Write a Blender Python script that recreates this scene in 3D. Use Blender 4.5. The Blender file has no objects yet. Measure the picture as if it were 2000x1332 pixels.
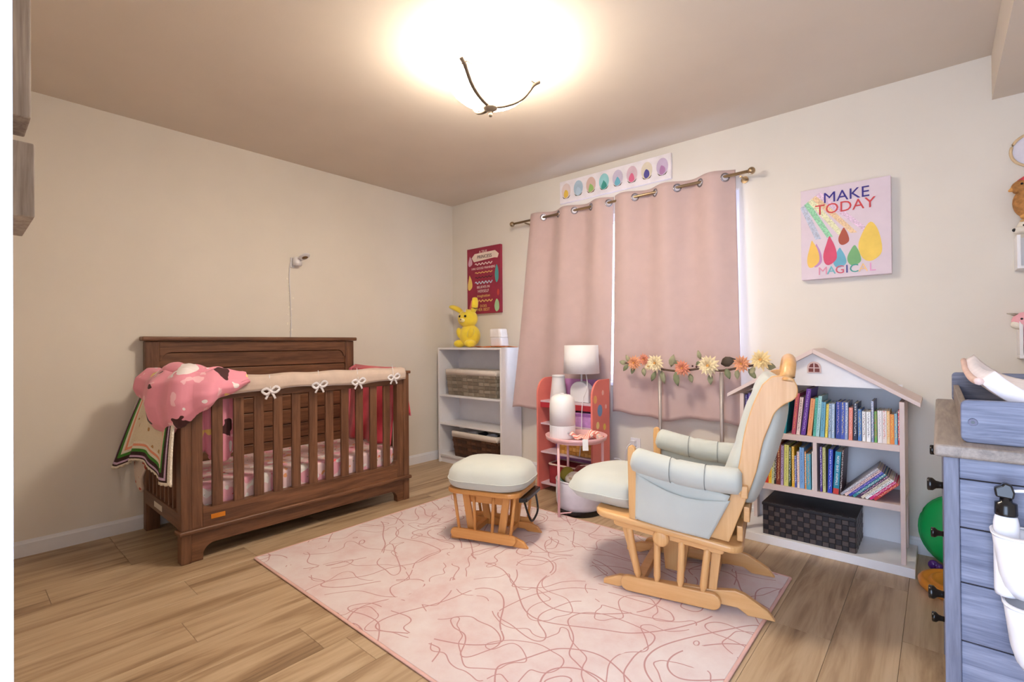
import bpy, bmesh, math, random
from mathutils import Vector, Matrix
from math import sin, cos, pi, radians, sqrt, atan2
random.seed(7)
SC = bpy.context.scene
COL = SC.collection
V = Vector

# ------------------------------------------------------------------ camera
FPX = 956.5
CAM = V((3.5998, -3.2507, 1.0869))
yaw, pit, rol = 0.7167, 0.0054, -0.0077
fw = V((-sin(yaw)*cos(pit), cos(yaw)*cos(pit), sin(pit)))
rt = V((cos(yaw), sin(yaw), 0))
up = rt.cross(fw)
r2 = rt*cos(rol) + up*sin(rol)
u2 = r2.cross(fw)
cd = bpy.data.cameras.new('camera')
cd.sensor_width = 36.0
cd.lens = 36.0*FPX/2000.0
cd.clip_start = 0.01
cam = bpy.data.objects.new('camera', cd)
COL.objects.link(cam)
m = Matrix((r2, u2, -fw)).transposed().to_4x4()
m.translation = CAM
cam.matrix_world = m
SC.camera = cam

# ------------------------------------------------------------------ world and exposure
LAMP_STRENGTH = 64.0
LAMP_COLOR = (1.0, 0.89, 0.74)
w = bpy.data.worlds.new('daylight')
SC.world = w
w.use_nodes = True
bg = w.node_tree.nodes['Background']
bg.inputs['Color'].default_value = (0.60, 0.74, 1.0, 1)
bg.inputs['Strength'].default_value = 6.4
SC.view_settings.view_transform = 'Standard'
SC.view_settings.look = 'None'
SC.view_settings.gamma = 1.0
SC.view_settings.use_curve_mapping = False
SC.view_settings.exposure = 0.58

# ------------------------------------------------------------------ materials
def lin(c):
    o = []
    for v in c[:3]:
        v /= 255.0
        o.append(v/12.92 if v <= 0.04045 else ((v+0.055)/1.055)**2.4)
    return (o[0], o[1], o[2], 1.0)

MATS = {}
def base(name):
    mt = bpy.data.materials.new(name)
    mt.use_nodes = True
    nt = mt.node_tree
    return mt, nt, nt.nodes['Principled BSDF']

def N(nt, typ, **kw):
    n = nt.nodes.new(typ)
    for k, v in kw.items():
        if k.startswith('i_'):
            n.inputs[k[2:].replace('_', ' ')].default_value = v
        else:
            setattr(n, k, v)
    return n

def coords(nt, scale=(1, 1, 1), src='Object'):
    tc = N(nt, 'ShaderNodeTexCoord')
    mp = N(nt, 'ShaderNodeMapping')
    mp.inputs['Scale'].default_value = scale
    nt.links.new(tc.outputs[src], mp.inputs['Vector'])
    return mp.outputs['Vector']

def ramp(nt, fac, stops, interp='LINEAR'):
    r = N(nt, 'ShaderNodeValToRGB')
    r.color_ramp.interpolation = interp
    e = r.color_ramp.elements
    while len(e) < len(stops):
        e.new(0.5)
    for el, (p, c) in zip(e, stops):
        el.position = p
        el.color = c
    nt.links.new(fac, r.inputs['Fac'])
    return r.outputs['Color']

def mat(name, c, rough=0.6, metal=0.0, var=0.07, scale=14.0, bump=0.0, bscale=None, sheen=0.0, emit=0.0, emitc=None):
    """plain painted / cloth / plastic surface with a slight noise mottling"""
    if name in MATS:
        return MATS[name]
    mt, nt, b = base(name)
    L = nt.links
    vec = coords(nt)
    no = N(nt, 'ShaderNodeTexNoise', i_Scale=scale, i_Detail=4.0)
    L.new(vec, no.inputs['Vector'])
    cl = lin(c)
    lo = tuple(x*(1-var) for x in cl[:3]) + (1,)
    hi = tuple(min(1, x*(1+var)) for x in cl[:3]) + (1,)
    L.new(ramp(nt, no.outputs['Fac'], [(0.3, lo), (0.7, hi)]), b.inputs['Base Color'])
    b.inputs['Roughness'].default_value = rough
    b.inputs['Metallic'].default_value = metal
    if sheen:
        b.inputs['Sheen Weight'].default_value = sheen
    if bump:
        n2 = N(nt, 'ShaderNodeTexNoise', i_Scale=bscale or scale*12, i_Detail=3.0)
        L.new(vec, n2.inputs['Vector'])
        bp = N(nt, 'ShaderNodeBump', i_Strength=bump, i_Distance=0.004)
        L.new(n2.outputs['Fac'], bp.inputs['Height'])
        L.new(bp.outputs['Normal'], b.inputs['Normal'])
    if emit:
        b.inputs['Emission Color'].default_value = emitc or cl
        b.inputs['Emission Strength'].default_value = emit
    MATS[name] = mt
    return mt

def wood(name, c1, c2, axis='x', rough=0.45, grain=1.0, dist=3.0, c3=None, bump=0.1):
    """grain stretched along one object axis"""
    if name in MATS:
        return MATS[name]
    mt, nt, b = base(name)
    L = nt.links
    s = {'x': (1.1, 16, 16), 'y': (16, 1.1, 16), 'z': (16, 16, 1.1)}[axis]
    s = tuple(k*grain for k in s)
    vec = coords(nt, s)
    n1 = N(nt, 'ShaderNodeTexNoise', i_Scale=1.6, i_Detail=6.0, i_Roughness=0.65, i_Distortion=dist*0.25)
    L.new(vec, n1.inputs['Vector'])
    n2 = N(nt, 'ShaderNodeTexNoise', i_Scale=9.0, i_Detail=3.0)
    L.new(vec, n2.inputs['Vector'])
    mx = N(nt, 'ShaderNodeMath', operation='MULTIPLY_ADD')
    L.new(n2.outputs['Fac'], mx.inputs[0])
    mx.inputs[1].default_value = 0.35
    L.new(n1.outputs['Fac'], mx.inputs[2])
    stops = [(0.42, lin(c1)), (0.85, lin(c2))]
    if c3:
        stops = [(0.38, lin(c3)), (0.55, lin(c1)), (0.85, lin(c2))]
    L.new(ramp(nt, mx.outputs[0], stops), b.inputs['Base Color'])
    b.inputs['Roughness'].default_value = rough
    bp = N(nt, 'ShaderNodeBump', i_Strength=bump, i_Distance=0.002)
    L.new(mx.outputs[0], bp.inputs['Height'])
    L.new(bp.outputs['Normal'], b.inputs['Normal'])
    MATS[name] = mt
    return mt

def print_mat(name, c, marks, scale=9.0, thr=0.60, rough=0.8, voro=True):
    """cloth with scattered printed blotches: marks = list of (colour, seed offset)"""
    if name in MATS:
        return MATS[name]
    mt, nt, b = base(name)
    L = nt.links
    cur = None
    vec0 = coords(nt)
    n0 = N(nt, 'ShaderNodeTexNoise', i_Scale=6.0)
    L.new(vec0, n0.inputs['Vector'])
    cl = lin(c)
    cur = ramp(nt, n0.outputs['Fac'], [(0.3, tuple(x*0.9 for x in cl[:3])+(1,)), (0.7, cl)])
    for i, (mc, sc, th) in enumerate(marks):
        mp = N(nt, 'ShaderNodeMapping')
        mp.inputs['Location'].default_value = (3.1*i+1, 1.7*i, 2.3*i)
        tc = N(nt, 'ShaderNodeTexCoord')
        L.new(tc.outputs['Object'], mp.inputs['Vector'])
        no = N(nt, 'ShaderNodeTexNoise', i_Scale=sc, i_Detail=1.5)
        L.new(mp.outputs['Vector'], no.inputs['Vector'])
        f = N(nt, 'ShaderNodeMath', operation='GREATER_THAN')
        L.new(no.outputs['Fac'], f.inputs[0])
        f.inputs[1].default_value = th
        mxn = N(nt, 'ShaderNodeMix', data_type='RGBA')
        L.new(f.outputs[0], mxn.inputs[0])
        L.new(cur, mxn.inputs[6])
        mxn.inputs[7].default_value = lin(mc)
        cur = mxn.outputs[2]
    L.new(cur, b.inputs['Base Color'])
    b.inputs['Roughness'].default_value = rough
    b.inputs['Sheen Weight'].default_value = 0.15
    MATS[name] = mt
    return mt

# ------------------------------------------------------------------ mesh builder
ROOT = {}
class B:
    def __init__(s):
        s.v = []; s.f = []; s.uv = None
    def add(s, vs, fs):
        k = len(s.v)
        s.v += [V(p) for p in vs]
        s.f += [tuple(i+k for i in f) for f in fs]
        return s
    def box(s, x0, x1, y0, y1, z0, z1):
        x0, x1 = min(x0, x1), max(x0, x1); y0, y1 = min(y0, y1), max(y0, y1); z0, z1 = min(z0, z1), max(z0, z1)
        return s.add([(x0,y0,z0),(x1,y0,z0),(x1,y1,z0),(x0,y1,z0),(x0,y0,z1),(x1,y0,z1),(x1,y1,z1),(x0,y1,z1)],
                     [(0,3,2,1),(4,5,6,7),(0,1,5,4),(1,2,6,5),(2,3,7,6),(3,0,4,7)])
    def tube(s, pts, r, n=10, closed=False, flat=1.0, upv=(0, 0, 1)):
        pts = [V(p) for p in pts]
        m = len(pts)
        rs = r if isinstance(r, (list, tuple)) else [r]*m
        vs = []; fs = []
        for i, p in enumerate(pts):
            if closed:
                d = pts[(i+1) % m]-pts[i-1]
            else:
                d = pts[min(i+1, m-1)]-pts[max(i-1, 0)]
            d.normalize()
            u = V(upv)
            if abs(d.dot(u)) > 0.95:
                u = V((1, 0, 0)) if abs(d.x) < 0.9 else V((0, 1, 0))
            a = d.cross(u).normalized(); bb = a.cross(d).normalized()
            for k in range(n):
                t = 2*pi*k/n
                vs.append(p+a*cos(t)*rs[i]+bb*sin(t)*rs[i]*flat)
        for i in range(m if closed else m-1):
            for k in range(n):
                j = (i+1) % m
                fs.append((i*n+k, i*n+(k+1) % n, j*n+(k+1) % n, j*n+k))
        if not closed:
            fs.append(tuple(range(n-1, -1, -1)))
            fs.append(tuple((m-1)*n+k for k in range(n)))
        return s.add(vs, fs)
    def cyl(s, p0, p1, r0, r1=None, n=14):
        return s.tube([p0, p1], [r0, r0 if r1 is None else r1], n)
    def lathe(s, prof, c=(0, 0, 0), n=28, sx=1.0, sy=1.0):
        c = V(c); vs = []; fs = []
        for (r, z) in prof:
            for k in range(n):
                t = 2*pi*k/n
                vs.append(c+V((r*cos(t)*sx, r*sin(t)*sy, z)))
        m = len(prof)
        for i in range(m-1):
            for k in range(n):
                fs.append((i*n+k, i*n+(k+1) % n, (i+1)*n+(k+1) % n, (i+1)*n+k))
        fs.append(tuple(range(n-1, -1, -1)))
        fs.append(tuple((m-1)*n+k for k in range(n)))
        return s.add(vs, fs)
    def ball(s, c, r, n=16, m=10, rot=None):
        c = V(c); r = r if isinstance(r, (list, tuple)) else (r, r, r)
        vs = [V((0, 0, -r[2]))]; fs = []
        for i in range(1, m):
            a = -pi/2+pi*i/m
            for k in range(n):
                t = 2*pi*k/n
                vs.append(V((r[0]*cos(a)*cos(t), r[1]*cos(a)*sin(t), r[2]*sin(a))))
        vs.append(V((0, 0, r[2])))
        for k in range(n):
            fs.append((0, 1+(k+1) % n, 1+k))
        for i in range(m-2):
            for k in range(n):
                fs.append((1+i*n+k, 1+i*n+(k+1) % n, 1+(i+1)*n+(k+1) % n, 1+(i+1)*n+k))
        e = len(vs)-1
        for k in range(n):
            fs.append((1+(m-2)*n+k, 1+(m-2)*n+(k+1) % n, e))
        if rot is not None:
            vs = [rot @ p for p in vs]
        return s.add([p+c for p in vs], fs)
    def prism(s, poly, f0, f1):
        """poly: 2D points; f0 / f1 map (a,b) to 3D for the two faces"""
        n = len(poly)
        vs = [f0(a, b) for a, b in poly]+[f1(a, b) for a, b in poly]
        fs = [tuple(range(n-1, -1, -1)), tuple(range(n, 2*n))]
        fs += [(i, (i+1) % n, n+(i+1) % n, n+i) for i in range(n)]
        return s.add(vs, fs)
    def grid(s, fn, nu, nv):
        k = len(s.v); s.uv = s.uv or []
        for j in range(nv+1):
            for i in range(nu+1):
                s.v.append(V(fn(i/nu, j/nv))); s.uv.append((i/nu, j/nv))
        for j in range(nv):
            for i in range(nu):
                a = k+j*(nu+1)+i
                s.f.append((a, a+1, a+nu+2, a+nu+1))
        return s
    def build(s, name, mt, parent=None, smooth=False, bev=0.0, seg=2, sub=0, solid=0.0, local=False, origin=None, ang=40, rec=True):
        me = bpy.data.meshes.new(name)
        vs = s.v
        root = None
        if parent is not None:
            root = ROOT[parent.name]
            if not local:
                vs = [root[1].inverted() @ p for p in vs]
        elif origin is not None:
            vs = [p-V(origin) for p in vs]
        me.from_pydata([tuple(p) for p in vs], [], s.f)
        if s.uv and len(s.uv) == len(s.v):
            ul = me.uv_layers.new(name='UVMap')
            for lp in me.loops:
                ul.data[lp.index].uv = s.uv[lp.vertex_index]
        if rec:
            bm = bmesh.new(); bm.from_mesh(me)
            bmesh.ops.recalc_face_normals(bm, faces=bm.faces)
            bm.to_mesh(me); bm.free()
        me.materials.append(mt)
        if smooth:
            me.polygons.foreach_set('use_smooth', [True]*len(me.polygons))
        o = bpy.data.objects.new(name, me)
        COL.objects.link(o)
        if parent is not None:
            o.parent = parent
            ROOT[o.name] = root
        elif origin is not None:
            o.location = origin
            ROOT[o.name] = (None, Matrix.Translation(V(origin)))
        else:
            ROOT[o.name] = (None, Matrix())
        if solid:
            md = o.modifiers.new('thickness', 'SOLIDIFY'); md.thickness = solid; md.offset = 0
        if bev:
            md = o.modifiers.new('bevel', 'BEVEL'); md.width = bev; md.segments = seg
            md.limit_method = 'ANGLE'; md.angle_limit = radians(ang)
        if sub:
            md = o.modifiers.new('subdivision', 'SUBSURF'); md.levels = sub; md.render_levels = sub
        return o

def thing(name, label, cat, loc=(0, 0, 0), rz=0.0, group=None):
    o = bpy.data.objects.new(name, None)
    o.empty_display_size = 0.05
    COL.objects.link(o)
    o.location = loc; o.rotation_euler = (0, 0, rz)
    ROOT[o.name] = (None, Matrix.Translation(V(loc)) @ Matrix.Rotation(rz, 4, 'Z'))
    return tag(o, label, cat, group)
def tag(o, label, cat, group=None):
    o['label'] = label; o['category'] = cat
    if group:
        o['group'] = group
    return o
def struct(o, label=None):
    o['kind'] = 'structure'
    if label:
        o['label'] = label
    return o
def dup(o, name=None, parent=None, loc=None, rot=None):
    c = o.copy(); COL.objects.link(c)
    if parent is not None:
        c.parent = parent
    if loc is not None:
        c.location = loc
    if rot is not None:
        c.rotation_euler = rot
    return c
def lerp(a, b, t):
    return a+(b-a)*t
def catmull(pts, n=8):
    P = [V(p) for p in pts]; out = []
    for i in range(len(P)-1):
        p0 = P[max(i-1, 0)]; p1 = P[i]; p2 = P[i+1]; p3 = P[min(i+2, len(P)-1)]
        for k in range(n):
            t = k/n
            out.append(0.5*((2*p1)+(p2-p0)*t+(2*p0-5*p1+4*p2-p3)*t*t+(3*p1-p0-3*p2+p3)*t**3))
    out.append(P[-1])
    return out
def rrect(x0, x1, y0, y1, r, n=6):
    out = []
    for cx, cy, a in ((x1-r, y1-r, 0), (x0+r, y1-r, 90), (x0+r, y0+r, 180), (x1-r, y0+r, 270)):
        for k in range(n+1):
            t = radians(a+90*k/n)
            out.append((cx+r*cos(t), cy+r*sin(t)))
    return out

def text(body, size, mtx, mt, parent, name='lettering', extrude=0.0006, align='CENTER', shear=0.0, off=0.0):
    """flat lettering as a mesh; mtx places the text plane (x right, y up) in the world"""
    cu = bpy.data.curves.new('lettering', 'FONT')
    cu.body = body; cu.size = size; cu.extrude = extrude; cu.align_x = align; cu.align_y = 'CENTER'
    cu.shear = shear; cu.offset = off; cu.resolution_u = 3
    t = bpy.data.objects.new('lettering_curve', cu)
    COL.objects.link(t)
    dg = bpy.context.evaluated_depsgraph_get()
    me = bpy.data.meshes.new_from_object(t.evaluated_get(dg))
    bpy.data.objects.remove(t)
    root = ROOT[parent.name]
    me.transform(root[1].inverted() @ mtx)
    me.materials.clear(); me.materials.append(mt)
    o = bpy.data.objects.new(name, me); COL.objects.link(o); o.parent = parent
    ROOT[o.name] = root
    return o
def face_my(x, y, z, tilt=0.0):
    """text matrix for something facing -Y"""
    return Matrix.Translation((x, y, z)) @ Matrix.Rotation(pi/2, 4, 'X') @ Matrix.Rotation(tilt, 4, 'Z')

def woven(parent, fn, nu, nv, mts, name='woven_strip', lift=0.004, gap=0.06, checker=False):
    """overlapping strips as separate raised pads: fn(u,v) -> (point, normal)"""
    for j in range(nv):
        for i in range(nu):
            g = gap
            hor = (i+j) % 2 == 0
            gu, gv = (0.0, g*2) if hor else (g*2, 0.0)
            lf = lift if hor else lift*0.55
            cs = [fn((i+gu)/nu, (j+gv)/nv), fn((i+1-gu)/nu, (j+gv)/nv), fn((i+1-gu)/nu, (j+1-gv)/nv), fn((i+gu)/nu, (j+1-gv)/nv)]
            mid = fn((i+0.5)/nu, (j+0.5)/nv)
            vs = [p for p, n in cs]+[lerp(p, mid[0], 0.12)+mid[1]*lf for p, n in cs]
            b = B().add(vs, [(0,1,5,4),(1,2,6,5),(2,3,7,6),(3,0,4,7),(4,5,6,7)])
            h2 = len(mts)//2
            b.build(name, (mts[(i*5+j*3) % h2+(0 if hor else h2)] if checker else mts[(i*7+j*3+(0 if hor else 1)) % len(mts)]), parent)
# ------------------------------------------------------------------ room shell
H = 2.44; XR = 4.15; YN = -3.228
m_wall = mat('wall_paint', (230, 223, 212), 0.85, var=0.02, scale=3, bump=0.05, bscale=160)
m_ceil = mat('ceiling_paint', (218, 206, 192), 0.9, var=0.02, scale=3, bump=0.06, bscale=120)
m_trim = mat('white_trim', (236, 236, 240), 0.4, var=0.02)
m_white = mat('white_laminate', (238, 236, 238), 0.35, var=0.02)
m_dark = mat('dark_gap', (40, 30, 24), 0.9)

def floor_mat():
    mt, nt, b = base('oak_laminate')
    L = nt.links
    oi = N(nt, 'ShaderNodeObjectInfo')
    tc = N(nt, 'ShaderNodeTexCoord')
    off = N(nt, 'ShaderNodeVectorMath', operation='MULTIPLY_ADD')
    cmb = N(nt, 'ShaderNodeCombineXYZ')
    for k in range(3):
        L.new(oi.outputs['Random'], cmb.inputs[k])
    L.new(cmb.outputs[0], off.inputs[0]); off.inputs[1].default_value = (37, 53, 11)
    L.new(tc.outputs['Object'], off.inputs[2])
    mp = N(nt, 'ShaderNodeMapping'); mp.inputs['Scale'].default_value = (9.0, 0.9, 1)
    L.new(off.outputs[0], mp.inputs['Vector'])
    n1 = N(nt, 'ShaderNodeTexNoise', i_Scale=1.0, i_Detail=5.0, i_Roughness=0.6, i_Distortion=1.1)
    L.new(mp.outputs[0], n1.inputs['Vector'])
    mp2 = N(nt, 'ShaderNodeMapping'); mp2.inputs['Scale'].default_value = (60, 3.0, 1)
    L.new(off.outputs[0], mp2.inputs['Vector'])
    n2 = N(nt, 'ShaderNodeTexNoise', i_Scale=1.0, i_Detail=4.0)
    L.new(mp2.outputs[0], n2.inputs['Vector'])
    sm = N(nt, 'ShaderNodeMath', operation='MULTIPLY_ADD')
    L.new(n2.outputs['Fac'], sm.inputs[0]); sm.inputs[1].default_value = 0.32; L.new(n1.outputs['Fac'], sm.inputs[2])
    rv = N(nt, 'ShaderNodeMath', operation='MULTIPLY_ADD')
    L.new(oi.outputs['Random'], rv.inputs[0]); rv.inputs[1].default_value = 0.10; L.new(sm.outputs[0], rv.inputs[2])
    c = ramp(nt, rv.outputs[0], [(0.45, lin((104, 80, 58))), (0.60, lin((158, 130, 100))), (0.76, lin((186, 160, 128))), (0.95, lin((204, 180, 150)))])
    L.new(c, b.inputs['Base Color'])
    b.inputs['Roughness'].default_value = 0.42
    bp = N(nt, 'ShaderNodeBump', i_Strength=0.12, i_Distance=0.001)
    L.new(sm.outputs[0], bp.inputs['Height']); L.new(bp.outputs['Normal'], b.inputs['Normal'])
    return mt
m_floor = floor_mat()
fl = struct(B().box(-0.1, XR+0.1, -3.9, 0.1, -0.06, -0.006).build('floor', m_dark))
PW = 0.195; edge0 = 0.175-0.195; G = 0.0005
row = 0
xx = edge0
lens_cache = {}
while xx < XR:
    xa, xb = max(xx, 0.0), min(xx+PW, XR)
    yy = -3.9 + [0.026, 0.62, 0.31, 0.93, 0.47, 0.14, 0.78][row % 7]
    if row == 1 or row == 2: yy = -2.657-1.22
    if row == 10: yy = -2.284-1.22
    segs = []
    if yy > -3.9: segs.append((-3.9, yy))
    while yy < 0:
        segs.append((yy, min(yy+1.22, 0.0))); yy += 1.22
    for (a, bq) in segs:
        key = (round(xb-xa, 3), round(bq-a, 3))
        if key in lens_cache:
            o = dup(lens_cache[key])
            o.location = ((xa+xb)/2, (a+bq)/2, 0)
        else:
            hx, hy = (xb-xa)/2-G, (bq-a)/2-G
            e = 0.0007
            bb = B().add([(-hx,-hy,-0.006),(hx,-hy,-0.006),(hx,hy,-0.006),(-hx,hy,-0.006),(-hx,-hy,-e),(hx,-hy,-e),(hx,hy,-e),(-hx,hy,-e),
                          (-hx+e,-hy+e,0),(hx-e,-hy+e,0),(hx-e,hy-e,0),(-hx+e,hy-e,0)],
                         [(0,1,5,4),(1,2,6,5),(2,3,7,6),(3,0,4,7),(4,5,9,8),(5,6,10,9),(6,7,11,10),(7,4,8,11),(8,9,10,11)])
            o = bb.build('floor_plank', m_floor)
            o.location = ((xa+xb)/2, (a+bq)/2, 0)
            lens_cache[key] = o
        o.parent = fl
    xx += PW; row += 1

struct(B().box(-0.12, XR+0.12, -3.9, 0.12, H, H+0.1).build('ceiling', m_ceil))
struct(B().box(-0.12, 0, -3.35, 0.12, 0, H).build('wall_left', m_wall))
WX0, WX1, WZ0, WZ1 = 1.17, 2.665, 0.80, 2.05
wb = B().box(0, WX0, 0, 0.12, 0, H).box(WX1, XR+0.12, 0, 0.12, 0, H).box(WX0, WX1, 0, 0.12, 0, WZ0).box(WX0, WX1, 0, 0.12, WZ1, H)
struct(wb.build('wall_back', m_wall))
struct(B().box(XR, XR+0.12, -3.35, 0, 0, H).build('wall_right', m_wall))
struct(B().box(0, 3.03, -3.35, YN, 0, H).box(3.97, XR, -3.35, YN, 0, H).box(3.03, 3.97, -3.35, YN, 2.06, H).build('wall_front', m_wall))
struct(B().box(2.93, 3.03, -3.9, -3.35, 0, H).build('wall_light_block_left', m_wall))  # unseen hall wall, added to keep outside light off the door casing
struct(B().box(3.97, 4.07, -3.9, -3.35, 0, H).build('wall_light_block_right', m_wall))  # opposite unseen wall, added to block daylight reaching the casing
struct(B().box(3.03, 3.05, -3.36, -3.218, 0, 2.06).build('trim_1', mat('casing_paint', (208, 209, 215), 0.6, var=0.03), ), 'white door casing edge beside the open doorway')
struct(B().box(3.95, 3.97, -3.36, -3.218, 0, 2.06).build('trim_2', m_trim))
struct(B().box(3.801, XR, YN, 0, 2.226, H-0.001).build('trim_3', m_ceil), 'dropped soffit box along the ceiling')
def baseboard(name, x0, x1, y0, y1, nx, ny):
    h, t = 0.083, 0.013
    if nx:   # runs along Y, faces +X
        prof = [(0, 0), (t, 0), (t, h*0.8), (t*0.75, h*0.86), (t*0.5, h), (0, h)]
        b = B().prism(prof, lambda a, z: V((x0+a*nx, y0, z)), lambda a, z: V((x0+a*nx, y1, z)))
    else:
        prof = [(0, 0), (t, 0), (t, h*0.8), (t*0.75, h*0.86), (t*0.5, h), (0, h)]
        b = B().prism(prof, lambda a, z: V((x0, y0+a*ny, z)), lambda a, z: V((x1, y0+a*ny, z)))
    struct(b.build(name, m_trim))
baseboard('baseboard_left', 0, 0, YN, -0.0, 1, 0)
baseboard('baseboard_back', 0.013, XR-0.013, 0, 0, 0, -1)
baseboard('baseboard_right', XR, XR, YN, 0, -1, 0)
# window behind the curtains
def window():
    fr = B()
    d0, d1 = 0.03, 0.10
    fr.box(WX0, WX0+0.05, d0, d1, WZ0, WZ1).box(WX1-0.05, WX1, d0, d1, WZ0, WZ1)
    fr.box(WX0+0.05, WX1-0.05, d0, d1, WZ0, WZ0+0.05).box(WX0+0.05, WX1-0.05, d0, d1, WZ1-0.05, WZ1)
    xm = (WX0+WX1)/2
    fr.box(xm-0.03, xm+0.03, d0, d1, WZ0+0.05, WZ1-0.05)
    o = struct(fr.build('window_1', m_trim), 'white framed window behind the pink curtains')
    B().box(WX0-0.02, WX1+0.02, -0.035, 0.03, WZ0-0.03, WZ0-0.002).build('window_sill', m_trim, o, bev=0.004)
    mt, nt, b = base('window_glass')
    b.inputs['Base Color'].default_value = (0.9, 0.95, 1, 1)
    b.inputs['Roughness'].default_value = 0.02
    b.inputs['Transmission Weight'].default_value = 1.0
    b.inputs['IOR'].default_value = 1.05
    n0 = N(nt, 'ShaderNodeTexNoise', i_Scale=2.0)
    nt.links.new(coords(nt), n0.inputs['Vector'])
    nt.links.new(ramp(nt, n0.outputs['Fac'], [(0, (0.88, 0.94, 1, 1)), (1, (0.93, 0.97, 1, 1))]), b.inputs['Base Color'])
    for a, c in ((WX0+0.05, xm-0.03), (xm+0.03, WX1-0.05)):
        B().box(a, c, 0.062, 0.066, WZ0+0.05, WZ1-0.05).build('window_pane', mt, o)
window()

# ------------------------------------------------------------------ ceiling lamp
LX, LY = 2.026, -1.585
m_nickel = mat('brushed_nickel', (112, 96, 80), 0.55, 0.35, var=0.06)
m_glow = mat('lit_glass', (255, 244, 228), 0.4, emit=LAMP_STRENGTH, emitc=(LAMP_COLOR[0], LAMP_COLOR[1], LAMP_COLOR[2], 1))
t = thing('ceiling_lamp', 'lit frosted bowl ceiling lamp with curved nickel arms', 'lamp', (LX, LY, 2.13))
B().lathe([(0.080, 2.439), (0.082, 2.425), (0.075, 2.408), (0.060, 2.400), (0.0, 2.399)], (LX, LY, 0)).build('canopy', mat('lamp_canopy', (225, 215, 200), 0.4, 0.2), t, smooth=True)
B().cyl((LX, LY, 2.40), (LX, LY, 2.20), 0.011).build('stem', m_nickel, t, smooth=True)
bowl = [(0.010, 2.206), (0.05, 2.208), (0.10, 2.220), (0.145, 2.242), (0.175, 2.268), (0.188, 2.290), (0.182, 2.290), (0.168, 2.270), (0.138, 2.248), (0.095, 2.227), (0.05, 2.215), (0.010, 2.213)]
m_glow2 = mat('lit_glass_dimmed', (255, 246, 232), 0.5, emit=LAMP_STRENGTH*0.55, emitc=(LAMP_COLOR[0], LAMP_COLOR[1], LAMP_COLOR[2], 1))
B().lathe(bowl[:6]+[(0.186, 2.290)]+[(r-0.002, z_+0.0015) for r, z_ in reversed(bowl[1:6])], (LX, LY, 0), 40).build('glass_bowl', m_glow, t, smooth=True)
B().lathe([(0.184, 2.2905)]+[(r-0.004, z_+0.0030) for r, z_ in reversed(bowl[1:6])]+[(0.010, 2.216), (0.05, 2.219), (0.10, 2.231), (0.135, 2.252), (0.165, 2.275), (0.180, 2.292)], (LX, LY, 0), 40).build('added_inner_shell', m_glow2, t, smooth=True)  # added inner shell, weaker glow limits the light thrown on the ceiling
for k in range(3):
    dl, dd = [(0.2155, 0.0), (-0.108, -0.186), (-0.108, 0.186)][k]
    d = (rt*dl+V((fw.x, fw.y, 0))*dd); R = d.length; d.normalize()
    pts = [V((LX, LY, 0))+d*r+V((0, 0, z)) for r, z in ((0.012, 2.196), (0.06, 2.199), (0.115, 2.214), (0.155, 2.238), (0.185, 2.272), (0.205, 2.298), (0.232, 2.312))]
    B().tube(catmull(pts, 5), 0.0105, 8, flat=0.6).build('arm', m_nickel, t, smooth=True)
    e = V((LX, LY, 0))+d*0.19+V((0, 0, 2.306))
    B().box(e.x-0.016, e.x+0.016, e.y-0.016, e.y+0.016, e.z-0.003, e.z+0.003).build('clip', m_nickel, t)
B().lathe([(0.0, 2.199), (0.034, 2.198), (0.033, 2.188), (0.014, 2.176), (0.006, 2.170), (0.010, 2.162), (0.008, 2.152), (0.0, 2.149)], (LX, LY, 0), 18).build('finial', m_nickel, t, smooth=True)

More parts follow.
